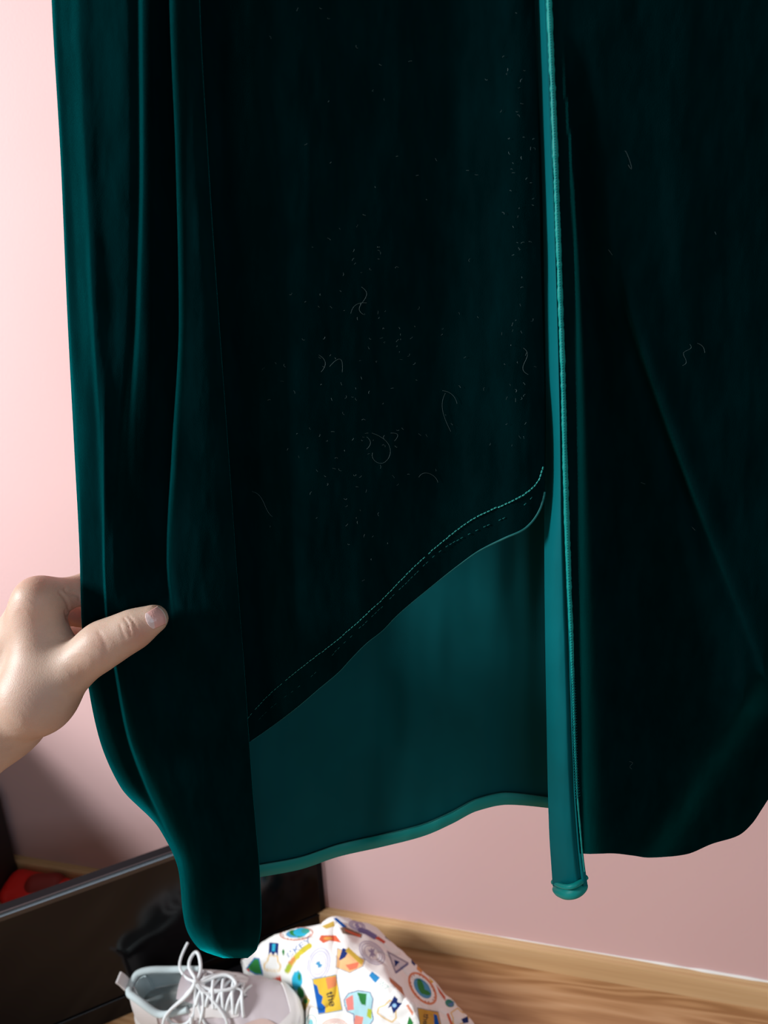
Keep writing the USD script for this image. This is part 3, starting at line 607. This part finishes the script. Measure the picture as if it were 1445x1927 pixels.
# ================================================================== dark furniture mostly out of view at left, shaped to shade the lower wall
Cx = at_y(4, 1640, 1.06)[0]
cab = thing('cabinet', 'dark wooden furniture mostly out of view at left, placed to shade the lower wall', 'cabinet')
obj('low_body', box(Cx-0.099, Cx, 0.96, 1.10, 0.0, 0.23, 0.003), M['dark_wood'], cab, smooth=40)
obj('body', box(Cx-0.80, Cx-0.115, 0.0, 1.10, 0.0, 0.55, 0.004), M['dark_wood'], cab, smooth=40)
obj('upper_body', box(Cx-0.80, Cx-0.34, 0.0, 1.10, 0.573, 0.80, 0.004), M['dark_wood'], cab, smooth=40)  # out of view, height set to shade the lower left of the wall
obj('cabinet_top', box(Cx-0.81, Cx-0.105, -0.01, 1.10, 0.5505, 0.572, 0.004), M['dark_wood'], cab, smooth=40)
for q_ in range(2): obj('door', box(Cx-0.1145, Cx-0.1005, 0.02+q_*0.46, 0.47+q_*0.46, 0.04, 0.52, 0.003), M['dark_wood'], cab, smooth=40)

# ================================================================== sneaker
HEEL, TOE = at_z(255.0, 1846.0, 0.085)*[1, 1, 0], at_z(530.0, 1914.0, 0.030)*[1, 1, 0]
TOE = HEEL + (TOE-HEEL)/np.linalg.norm(TOE-HEEL)*0.292
sa = TOE-HEEL; SL = np.linalg.norm(sa); sa /= SL; sb = np.array([-sa[1], sa[0], 0.0])   # sb: towards the wall
shoe = thing('sneaker', 'pale lilac-grey running sneaker with tangled white laces beside the printed cloth bag', 'shoe')
TILT = math.radians(12.0); WS = 1.03   # the shoe leans a little towards the viewer
sb_t = sb*math.cos(TILT)+up3*math.sin(TILT); up_t = up3*math.cos(TILT)-sb*math.sin(TILT); BASE = HEEL+up3*0.0095
def SP(s, b, z): return BASE + sa*np.asarray(s)[..., None]*SL + sb_t*np.asarray(b)[..., None]*WS + up_t*np.asarray(z)[..., None]
sv = np.array([0, .03, .10, .22, .36, .50, .64, .76, .86, .94, .985, 1.0])
half = PchipInterpolator(sv, [.006, .024, .034, .041, .044, .046, .049, .050, .047, .036, .018, .003])
mid = PchipInterpolator(sv, [0, 0, 0, .001, .002, .003, .004, .004, .002, -.002, -.004, -.005])
top = PchipInterpolator(sv, [.102, .108, .109, .103, .103, .098, .084, .071, .062, .053, .044, .036])
opn = PchipInterpolator([0, .02, .06, .14, .25, .36, .44, .52, .60, .68, .70, 1], [.55, .58, .60, .58, .55, .56, .66, .76, .82, .93, 1, 1])
solez = 0.032
NS, NT = 130, 34
S = np.r_[np.linspace(0, .1, 25)[:-1], np.linspace(.1, .9, 80)[:-1], np.linspace(.9, 1, 27)]; NS = len(S)
def opn_side(s_, side_): return opn(s_) - (0.16*np.exp(-((s_-.22)/.11)**2) if side_ < 0 else 0.0)
def upper_grid(side_, inset=0.0, lift=0.0, tmax=None):
    t_ = np.linspace(0, 1, NT)[None]; s_ = S[:, None]
    tm = opn_side(s_, side_)*t_ if tmax is None else tmax(s_)*t_
    th = tm*np.pi/2
    b_ = mid(s_) + side_*(np.maximum(half(s_)-inset, .001))*np.cos(th)**0.75
    z_ = solez-0.004 + (top(s_)-solez+0.004+lift-inset*0.5)*np.sin(th)**0.85
    fl_ = np.exp(-((tm-1.0)/.3)**2)
    b_ = b_ + side_*0.0015*np.sin(s_*60+t_*7)*np.sin(t_*np.pi)*(s_ > .45)*(s_ < .85)
    return SP(np.clip(s_ + inset*(0.5-s_)*2*4*(s_ < .06), 0, 1)+0*b_, b_, z_)
parts = []
for sd in (-1, 1):
    g_ = upper_grid(sd); parts.append(shell(g_, 0.0045, toward=g_.mean((0, 1))+sd*sb*0.3+up3*0.1))
obj('upper', join(parts), M['shoe_upper'], shoe, smooth=50)
# padded collar rim and inner lining
rim = []
i1 = np.searchsorted(S, .40)
gl_, gr_ = upper_grid(-1), upper_grid(1)
ring = np.vstack([gl_[:i1, -1][::-1], gr_[:i1, -1]])
obj('collar', tube(ring + up3*0.001, 0.0058, 12), M['shoe_lining'], shoe, smooth=True, label='padded pale aqua collar around the opening')
lp = []
for sd in (-1, 1):
    g_ = upper_grid(sd, inset=0.006, lift=-0.001); lp.append(shell(g_[:i1], 0.002, toward=g_[:i1].mean((0, 1))-sd*sb*0.1))
obj('lining', join(lp), M['shoe_lining'], shoe, smooth=50, label='pale aqua inner lining')
ins = np.stack([SP(S[:i1+30], mid(S[:i1+30])+k_*(half(S[:i1+30])-.008), np.full(i1+30, solez+.004)) for k_ in np.linspace(-1, 1, 9)], 1)
obj('insole', shell(ins, 0.004), M['shoe_lining'], shoe, smooth=40)
# sole: outline swept up with a flared, rounded side
lay = [(0.0, -.006), (.002, -.002), (.008, .003), (.020, .005), (.029, .004), (.034, .0015), (.036, -.004)]
ol = np.vstack([np.stack([S, mid(S)+half(S)], -1), np.stack([S, mid(S)-half(S)], -1)[::-1]])
oc = np.stack([ol[:, 0]*SL, ol[:, 1]], -1); cen = oc.mean(0)
tn = np.roll(oc, -1, 0)-np.roll(oc, 1, 0); on = np.stack([-tn[:, 1], tn[:, 0]], -1); on /= np.linalg.norm(on, axis=1, keepdims=True)+1e-9
if ((oc-cen)*on).sum() < 0: on = -on
rings = [np.stack([(oc[:, 0]+on[:, 0]*d_)/SL, oc[:, 1]+on[:, 1]*d_, np.full(len(oc), z_)], -1) for z_, d_ in lay]
V_ = np.vstack(rings); n_ = len(oc); fs = []
for i in range(len(lay)-1):
    j = np.arange(n_); j2 = (j+1) % n_
    fs += [np.stack([i*n_+j, i*n_+j2, (i+1)*n_+j2], 1), np.stack([i*n_+j, (i+1)*n_+j2, (i+1)*n_+j], 1)]
V_ = np.vstack([V_, [[cen[0]/SL, cen[1], 0.0]], [[cen[0]/SL, cen[1], lay[-1][0]]]])
j = np.arange(n_); j2 = (j+1) % n_
fs += [np.stack([np.full(n_, len(V_)-2), j2, j], 1), np.stack([np.full(n_, len(V_)-1), (len(lay)-1)*n_+j, (len(lay)-1)*n_+j2], 1)]
sole = trimesh.Trimesh(SP(V_[:, 0], V_[:, 1], V_[:, 2]), np.vstack(fs), process=False); sole.fix_normals()
obj('sole', sole, M['shoe_sole'], shoe, smooth=40, label='thick off-white sole')
# toe cap, mudguard, eyestay overlays
def overlay(sd, s0, s1, t0_, t1_, lift_, n1=40, n2=16, edge=None):
    s_ = np.linspace(s0, s1, n1)[:, None]; t_ = np.linspace(0, 1, n2)[None]
    a0 = t0_(s_) if callable(t0_) else t0_; a1 = t1_(s_) if callable(t1_) else t1_
    th = (a0+(a1-a0)*t_)*np.pi/2
    b_ = mid(s_) + sd*(half(s_)+lift_)*np.cos(th)**0.75
    z_ = solez-.004+(top(s_)-solez+.004+lift_)*np.sin(th)**0.85
    return SP(s_+0*b_, b_, z_)
tc = []
for sd in (-1, 1):
    g_ = overlay(sd, .86, .998, 0.0, lambda s_: np.clip(0.45+(s_-.86)/.10*0.6, 0, 1.0), .0028); tc.append(shell(g_, .002, toward=g_.mean((0, 1))+sd*sb*.2+up3*.2))
obj('toe_cap', join(tc), M['shoe_overlay'], shoe, smooth=50, label='smooth off-white toe cap')
g_ = overlay(-1, .70, .965, 0.0, lambda s_: 0.50+0.25*np.sin(np.clip((s_-.70)/.265, 0, 1)*np.pi), .0026)
obj('mudguard', shell(g_, .002, toward=g_.mean((0, 1))-sb*.2+up3*.1), M['shoe_toe'], shoe, smooth=50, label='dusty pink-beige mudguard on the front side')
ey_ = []
for sd in (-1, 1):
    g_ = overlay(sd, .40, .68, lambda s_: opn(s_)-.26, lambda s_: opn(s_)-.01, .0016); ey_.append(shell(g_, .002, toward=g_.mean((0, 1))+sd*sb*.2+up3*.2))
obj('eyestay', join(ey_), M['shoe_overlay'], shoe, smooth=50, label='pale lace reinforcement beside the tongue')
hc = overlay(1, .0, .20, 0.0, lambda s_: 0.62-0.8*s_, .0018); hc2 = overlay(-1, .0, .20, 0.0, lambda s_: 0.62-0.8*s_, .0018)
obj('heel_counter', join([shell(hc, .002, toward=hc.mean((0, 1))+sb*.2), shell(hc2, .002, toward=hc2.mean((0, 1))-sb*.2)]), M['shoe_overlay'], shoe, smooth=50)
# heel pull tab
ht = []
for k_ in np.linspace(0, 1, 9):
    zz = .090 + .022*math.sin(min(k_, 1)*math.pi*0.55); bk = -.003-.013*k_
    ht.append([SP(np.array(bk/SL), np.array(w_), np.array(zz+0.0)) for w_ in np.linspace(-.009, .009, 5)])
obj('heel_tab', shell(np.array(ht), .0035, toward=EYE), M['shoe_overlay'], shoe, smooth=40, label='small pale pull tab at the heel')
# tongue
tg = np.stack([SP(np.linspace(.33, .70, 30), np.full(30, k_*.024), np.interp(np.linspace(.33, .70, 30), [.33, .40, .5, .6, .7], [.120, .112, .100, .087, .074]) - .010*k_*k_ - .002) for k_ in np.linspace(-1, 1, 11)], 1)
obj('tongue', shell(tg, .006), M['shoe_upper'], shoe, smooth=50)
# laces
lace = []
def lace_tube(pts, r=.0027, n=60): lace.append(tube(spline(pts, n), r, 8))
def L3(s_, b_, z_): return BASE + sa*s_*SL + sb_t*b_*WS + up_t*z_
zs = lambda s_: float(top(s_))+.006
for k_ in range(5):
    s0 = .44+.055*k_
    lace_tube([L3(s0, -.024, zs(s0)-.012), L3(s0+.01, -.012, zs(s0)-.001), L3(s0+.028, .010, zs(s0+.02)-.001), L3(s0+.045, .024, zs(s0+.04)-.012)])
    lace_tube([L3(s0, .024, zs(s0)-.012), L3(s0+.012, .011, zs(s0)+.001), L3(s0+.03, -.010, zs(s0+.02)+.001), L3(s0+.045, -.024, zs(s0+.04)-.012)])
kn = L3(.42, .0, .118)
lace_tube([kn, L3(.37, .018, .112), L3(.34, .034, .112), L3(.36, .050, .112), L3(.40, .038, .113), L3(.425, .012, .112), kn], .0028, 70)           # upright bow loop
lace_tube([kn, L3(.50, .012, .108), L3(.60, .020, .102), L3(.64, .010, .098), L3(.58, -.002, .102), L3(.50, -.004, .106), kn], .0028, 70)           # loop over the tongue
lace_tube([kn, L3(.38, -.018, .108), L3(.31, -.032, .096), L3(.28, -.040, .084), L3(.33, -.046, .072), L3(.40, -.040, .074), L3(.43, -.020, .098), kn], .0028, 70)
lace_tube([kn, L3(.35, .008, .114), L3(.29, .026, .112), L3(.285, .044, .114), L3(.30, .062, .118)], .0023, 50)                                       # loose end standing up
lace_tube([kn, L3(.48, -.020, .098), L3(.47, -.038, .078), L3(.42, -.050, .056), L3(.36, -.054, .044)], .0023, 50)
lace_tube([kn, L3(.53, -.008, .104), L3(.66, .006, .094), L3(.70, .000, .086)], .0018, 40)
lace_tube([kn, L3(.50, -.012, .104), L3(.58, -.026, .090), L3(.62, -.040, .070), L3(.56, -.046, .062), L3(.48, -.036, .078), L3(.44, -.018, .100)], .0024, 60)
lace_tube([kn, L3(.34, -.030, .104), L3(.27, -.048, .086), L3(.29, -.062, .066), L3(.36, -.060, .066), L3(.42, -.040, .088)], .0026, 60)
lace_tube([L3(.30, -.034, .094), L3(.36, -.020, .104), L3(.41, -.006, .112), L3(.47, .010, .112), L3(.54, .024, .098), L3(.60, .030, .084)], .0024, 50)
lace.append(trimesh.creation.icosphere(2, .0046)); lace[-1].apply_translation(kn)
obj('laces', join(lace), M['shoe_lace'], shoe, smooth=True, label='tangled white shoelaces')

# ================================================================== printed cloth bag
rid = [at_z(628, 1726, .135), at_z(648, 1752, .145), at_z(652, 1790, .155), at_z(690, 1824, .155), at_z(742, 1862, .150), at_z(775, 1892, .140), at_z(795, 1935, .120), at_z(780, 1985, .09)]
hull_pts = rid + [at_z(500, 1762, .085), at_z(560, 1752, .100), at_z(446, 1806, .045), at_z(472, 1794, .06), at_z(665, 1725, .118), at_z(702, 1741, .09), at_z(738, 1768, .06), at_z(772, 1806, .04), at_z(818, 1852, .03), at_z(855, 1885, .022),
                  at_z(898, 1931, .014), at_z(900, 1990, .01), at_z(610, 1990, .02), at_z(700, 2080, .03), at_z(540, 1800, .10), at_z(560, 1850, .11), at_z(600, 1900, .12)]
hull_pts = np.array(hull_pts)
extra = hull_pts.copy(); extra[:, 2] = 0.001
extra[:, :2] = extra[:, :2]*0.96 + extra[:, :2].mean(0)*0.04
pts_all = np.vstack([hull_pts, extra]); pts_all[:, 1] = np.minimum(pts_all[:, 1], WALL_Y-0.022)
def bag_mesh():
    # heights over the floor: upper envelope of a soft hull of the key points
    tri = trimesh.convex.convex_hull(pts_all)
    b = manifold3d.Manifold(manifold3d.Mesh(np.asarray(tri.vertices, np.float32), np.asarray(tri.faces, np.uint32))).refine_to_length(0.006).to_mesh()
    mm_ = trimesh.Trimesh(b.vert_properties[:, :3], b.tri_verts, process=True)
    trimesh.smoothing.filter_laplacian(mm_, lamb=0.5, iterations=3)
    return mm_
bagm = bag_mesh()
for _ in range(3): bagm = bagm.subdivide()
bagm.fix_normals()
v = np.asarray(bagm.vertices).copy(); n = np.asarray(bagm.vertex_normals)
w = (meshkit.fbm(v*np.array([22, 14, 14]), 3, 31)-0.5)*0.016 + (1-np.abs(2*meshkit.noise(v*26, 33)-1))**6*-0.005
v = v + n*w[:, None]*np.clip(v[:, 2:3]/.03, 0, 1)
v[:, 1] = np.minimum(v[:, 1], WALL_Y-0.019)
v[:, 2] = np.maximum(v[:, 2], 0.0006)
# the cloth sinks where the shoe stands against it
from shapely.geometry import Polygon as _Pg
import shapely as _sh
ov_ = SP(ol[:, 0], ol[:, 1], np.full(len(ol), 0.02))[:, :2]
spoly = _Pg(ov_).buffer(0).buffer(0.006)
dist_ = _sh.distance(_sh.points(v[:, :2]), spoly)
kf = np.clip(dist_/0.022, 0, 1); kf = kf*kf*(3-2*kf)
v[:, 2] = 0.0006 + (v[:, 2]-0.0006)*kf
# printed travel stickers, laid out on the cloth
bx_, by_ = pix(v)
col = np.tile(np.array([0.90, 0.89, 0.87]), (len(v), 1))
from shapely.geometry import Polygon, Point, LineString
import shapely
def paint(shape, c):
    x0, y0, x1, y1 = shape.bounds
    idx = np.nonzero((bx_ >= x0) & (bx_ <= x1) & (by_ >= y0) & (by_ <= y1))[0]
    if len(idx):
        hit = shapely.contains_xy(shape, bx_[idx], by_[idx]); col[idx[hit]] = c
def ell(cx, cy, rx, ry, rot=0, n=40):
    a = np.linspace(0, 2*np.pi, n, endpoint=False); ca, sa_ = math.cos(math.radians(rot)), math.sin(math.radians(rot))
    return Polygon(np.stack([cx+rx*np.cos(a)*ca-ry*np.sin(a)*sa_, cy+rx*np.cos(a)*sa_+ry*np.sin(a)*ca], -1))
def ring_(cx, cy, rx, ry, rot, wd_): return ell(cx, cy, rx, ry, rot).difference(ell(cx, cy, rx-wd_, ry-wd_, rot))
def outline(poly, wd_): return poly.difference(poly.buffer(-wd_))
def text_poly(s_, cx, cy, h, rot, sx=1.0, bold=False):
    tm_ = meshkit.text_mesh(s_, h, 0.5, bold)
    top_ = tm_.faces[(tm_.vertices[tm_.faces][:, :, 2] > 0.4).all(1)]
    vv = tm_.vertices[:, :2]; c_ = (vv.min(0)+vv.max(0))/2; vv = (vv-c_)*[sx, -1]
    r_ = math.radians(rot); vv = vv@np.array([[math.cos(r_), math.sin(r_)], [-math.sin(r_), math.cos(r_)]]) + [cx, cy]
    return shapely.union_all([Polygon(vv[f_]) for f_ in top_])
NAVY, BLUE, SKY, GREEN, ORANGE, RED, YEL, GOLD, LIL, DARK = (.012, .03, .16), (.006, .10, .42), (.03, .42, .62), (.03, .22, .05), (.72, .20, .07), (.62, .08, .05), (.72, .48, .05), (.66, .33, .04), (.36, .36, .62), (.03, .03, .04)
CORAL, PALE = (.72, .30, .22), (.80, .84, .86)
def globe(cx, cy, rx, ry, rot, ringc=ORANGE):
    paint(ring_(cx, cy, rx, ry, rot, min(rx, ry)*.22), ringc)
    for k_ in range(22):
        a = k_/22*2*np.pi; ca, s2 = math.cos(math.radians(rot)), math.sin(math.radians(rot)); q = (np.cos(a)*rx*.82, np.sin(a)*ry*.82)
        if k_ % 3: paint(ell(cx+q[0]*ca-q[1]*s2, cy+q[0]*s2+q[1]*ca, 1.3, 1.3), (.45, .10, .05))
    paint(ell(cx, cy, rx*.62, ry*.62, rot), (.08, .32, .55)); paint(ell(cx-rx*.15, cy-ry*.1, rx*.28, ry*.42, rot+20), GREEN); paint(ell(cx+rx*.25, cy+ry*.2, rx*.22, ry*.3, rot-30), GREEN)
def stamp(cx, cy, rx, ry, rot, c=LIL):
    paint(ring_(cx, cy, rx, ry, rot, 1.6), c); paint(ring_(cx, cy, rx*.86, ry*.86, rot, 3.6), tuple(.5*a+.4 for a in c)); paint(ring_(cx, cy, rx*.62, ry*.62, rot, 1.2), c)
    for k_ in range(3):
        a = rot+40*k_; paint(ell(cx, cy, rx*.34, 2.0, a), (.06, .30, .55) if c is LIL else c)
def pennant(cx, cy, rot):
    p_ = Polygon([(-9, -22), (9, -22), (9, 2), (4, -4), (0, 2), (-4, -4), (-9, 2)]); p_ = shapely.affinity.translate(shapely.affinity.rotate(p_, rot, origin=(0, 0)), cx, cy); paint(p_, NAVY)
    paint(shapely.affinity.translate(shapely.affinity.rotate(Polygon([(-3, -20), (3, -20), (3, -6), (-3, -6)]), rot, origin=(0, 0)), cx, cy), SKY)
import shapely.affinity
def rot_poly(p_, cx, cy, rot): return shapely.affinity.translate(shapely.affinity.rotate(Polygon(p_), rot, origin=(0, 0)), cx, cy)
def loop_sign(cx, cy, s_, rot):
    p_ = rot_poly([(-7*s_, -12*s_), (7*s_, -12*s_), (9*s_, -2*s_), (15*s_, 6*s_), (13*s_, 14*s_), (0, 15*s_), (-13*s_, 14*s_), (-15*s_, 6*s_), (-9*s_, -2*s_)], cx, cy, rot).buffer(3).buffer(-1)
    paint(outline(p_, 2.2), (.78, .50, .14))
def ticket(cx, cy, rot, sc=1.0, word='the'):
    p_ = rot_poly([(-22*sc, -32*sc), (22*sc, -34*sc), (24*sc, 32*sc), (-20*sc, 34*sc)], cx, cy, rot); paint(p_.buffer(1.5), (.15, .30, .42)); paint(p_, YEL)
    paint(rot_poly([(-22*sc, -24*sc), (-16*sc, -20*sc), (-14*sc, -4*sc), (-8*sc, 2*sc), (-12*sc, 14*sc), (-6*sc, 22*sc), (-8*sc, 33*sc), (-20*sc, 33*sc)], cx, cy, rot), BLUE)
    paint(rot_poly([(4*sc, -30*sc), (20*sc, -30*sc), (19*sc, -16*sc), (5*sc, -12*sc)], cx, cy, rot).buffer(2), (.75, .25, .10))
    paint(text_poly(word, cx+8*sc, cy+8*sc, 12*sc, 84+rot, 1.15, True), DARK)
# lit face
pennant(514, 1796, 4); loop_sign(513, 1811, 1.0, 4)
globe(558, 1757, 32, 13, -4, (.62, .30, .24)); paint(ell(566, 1754, 14, 8, -5), SKY); paint(ell(575, 1752, 8, 5), (.05, .35, .30))
paint(text_poly('CKEY', 562, 1783, 10, -36, 1.5), (.05, .14, .40)); paint(Polygon([(530, 1790), (533, 1785), (536, 1791), (533, 1799)]), GREEN)
arcp = LineString(spline([(541, 1827), (550, 1810), (563, 1795), (582, 1780)], 30)).buffer(5); paint(arcp, (.62, .52, .05)); paint(LineString([(545, 1815), (552, 1805)]).buffer(4), (.70, .28, .08)); paint(LineString([(540, 1826), (544, 1818)]).buffer(4.5), (.40, .50, .05))
stamp(600, 1815, 21, 32, 14)
paint(ell(559, 1845, 10, 19, 2), SKY); paint(ell(547, 1867, 6, 11, 10), GREEN); paint(ell(566, 1868, 6, 11, -15), GREEN); paint(ell(563, 1838, 3, 7), GREEN)
ticket(615, 1872, -8)
p_ = Polygon([(463, 1822), (478, 1802), (488, 1803), (496, 1836), (480, 1834), (466, 1826)]); paint(p_, (.05, .20, .45)); paint(p_.buffer(-2.5), GREEN); paint(Polygon([(463, 1824), (468, 1822), (470, 1830)]), RED)
paint(Polygon([(512, 1842), (528, 1836), (530, 1850)]), RED)
p_ = Polygon([(635, 1785), (686, 1806), (682, 1818), (658, 1830), (633, 1820)]); paint(p_.buffer(1.5), (.30, .36, .42)); paint(p_, (.78, .46, .22)); paint(Polygon([(650, 1816), (676, 1810), (672, 1822), (658, 1826)]), (.75, .18, .10))
paint(Polygon([(640, 1805), (646, 1786), (654, 1790), (648, 1800)]).buffer(2), NAVY); paint(Polygon([(655, 1782), (684, 1808), (680, 1816), (650, 1790)]), (.60, .40, .06))
paint(Polygon([(600, 1768), (604, 1760), (632, 1760), (642, 1774), (620, 1770), (608, 1775)]), (.66, .13, .06)); paint(ell(617, 1766, 8, 3), (.75, .35, .08))
paint(Polygon([(605, 1743), (628, 1733), (630, 1743), (614, 1748)]), (.60, .40, .08)); paint(Polygon([(627, 1728), (633, 1727), (653, 1744), (648, 1748)]), BLUE)
paint(Polygon([(505, 1750), (516, 1748), (516, 1756), (500, 1764)]), NAVY)
p_ = Polygon([(574, 1872), (584, 1882), (574, 1903), (566, 1892)]); paint(p_, (.50, .35, .10)); paint(ell(575, 1884, 4, 5), GREEN)
paint(Polygon([(563, 1896), (569, 1904), (558, 1916), (552, 1908)]), BLUE)
paint(LineString([(530, 1889), (556, 1890)]).buffer(2), (.12, .32, .60)); paint(Polygon([(528, 1900), (552, 1902), (545, 1922), (522, 1920)]), (.45, .45, .62)); paint(Polygon([(542, 1905), (549, 1896), (547, 1903), (541, 1908)]), RED)
paint(outline(ell(585, 1924, 11, 15, 5), 1.6), (.30, .50, .50)); paint(ell(585, 1926, 4, 8), (.20, .55, .60))
stamp(630, 1935, 26, 18, 0, (.75, .35, .25))
p_ = Polygon([(650, 1893), (648, 1882), (656, 1870), (674, 1865), (696, 1868), (701, 1880), (698, 1900), (702, 1918), (692, 1935), (668, 1935), (666, 1908), (654, 1903)]); paint(p_.buffer(1.6), (.10, .14, .30)); paint(p_, (.45, .74, .80))
paint(Polygon([(650, 1880), (664, 1872), (666, 1900), (654, 1902)]), (.80, .25, .22)); paint(Polygon([(672, 1868), (690, 1870), (688, 1892), (680, 1890)]), GREEN); paint(Polygon([(668, 1910), (684, 1914), (680, 1934), (666, 1930)]), (.80, .28, .22)); paint(Polygon([(692, 1898), (700, 1900), (698, 1918), (690, 1912)]), (.45, .55, .05))
paint(Polygon([(700, 1828), (715, 1840), (706, 1850), (694, 1836)]), (.03, .25, .55)); paint(text_poly('W7', 722, 1854, 9, 40), (.30, .50, .45))
loop_sign(733, 1900, 1.2, 32); paint(Polygon([(742, 1874), (748, 1880), (748, 1886), (757, 1888), (740, 1908), (738, 1900), (736, 1894), (729, 1898)]), NAVY); paint(ell(742, 1892, 4, 4), (.35, .60, .85))
paint(Polygon([(770, 1912), (778, 1925), (772, 1935), (765, 1930)]), GREEN)
# shaded face
stamp(700, 1793, 28, 18, 40, (.34, .30, .45))
p_ = Polygon([(727, 1788), (770, 1812), (744, 1833)]); paint(p_, (.30, .29, .36)); paint(p_.buffer(-3), (.66, .62, .66)); paint(Polygon([(742, 1806), (752, 1810), (743, 1820)]), NAVY); paint(Polygon([(766, 1812), (769, 1815), (746, 1832), (744, 1828)]), (.16, .16, .30))
globe(795, 1860, 20, 36, -38, (.70, .24, .12))
p_ = Polygon([(640, 1746), (650, 1744), (682, 1758), (680, 1765), (662, 1760), (645, 1757)]); paint(p_, (.22, .14, .10)); paint(Polygon([(648, 1748), (680, 1760), (676, 1764), (650, 1752)]), (.66, .13, .06))
stamp(672, 1742, 16, 9, 20, (.34, .30, .52)); paint(LineString([(678, 1750), (690, 1754), (705, 1763)]).buffer(5), (.20, .17, .36)); paint(Polygon([(705, 1765), (712, 1762), (726, 1772), (722, 1776)]), (.62, .10, .06))
paint(Polygon([(726, 1757), (740, 1768), (735, 1772), (724, 1764)]), (.15, .20, .30)); paint(Polygon([(774, 1800), (783, 1812), (780, 1818), (774, 1812)]), NAVY); paint(Polygon([(785, 1816), (796, 1824), (793, 1832), (784, 1824)]), (.70, .30, .10))
paint(Polygon([(732, 1838), (756, 1858), (762, 1875), (752, 1866), (734, 1848)]), (.55, .22, .12)); paint(Polygon([(806, 1838), (816, 1848), (812, 1850)]), YEL)
paint(Polygon([(820, 1852), (838, 1876), (838, 1884), (826, 1868)]), (.60, .14, .08)); paint(ell(846, 1888, 9, 7, 30), (.05, .25, .20)); paint(Polygon([(842, 1890), (856, 1884), (850, 1895)]), (.10, .22, .45))
p_ = Polygon([(786, 1897), (824, 1905), (832, 1940), (792, 1940)]); paint(p_.buffer(1.2), (.22, .25, .30)); paint(p_, (.62, .35, .06)); paint(text_poly('the', 801, 1918, 9, 95, 1.1, True), DARK); paint(Polygon([(816, 1908), (822, 1910), (830, 1940), (818, 1940)]), BLUE)
loop_sign(862, 1912, 1.0, -35); paint(Polygon([(868, 1918), (880, 1912), (882, 1924), (872, 1926)]), NAVY); paint(Polygon([(840, 1908), (844, 1906), (854, 1932), (848, 1930)]), (.66, .16, .08))
paint(Polygon([(768, 1890), (778, 1905), (776, 1912), (764, 1892)]), (.72, .28, .18))
bag = thing('cloth_bag', 'slumped white cloth bag printed with colourful travel stickers on the wood floor', 'bag')
bo_ = obj('body', (v, np.asarray(bagm.faces)), M['bag_print'], bag, smooth=True)
UsdGeom.PrimvarsAPI(bo_).CreatePrimvar('print_colour', Sdf.ValueTypeNames.Color3fArray, 'vertex').Set(Vt.Vec3fArray.FromNumpy(col.astype(np.float32)))
_d = ((np.vstack([np.asarray(stage.GetPrimAtPath('/World/sneaker/'+q).GetAttribute('points').Get()) for q in ('upper', 'sole', 'heel_tab', 'laces')])-org)@nn); print('shoe to screen', _d.min())
print('bag verts', len(v), 'skin', len(skin.vertices))
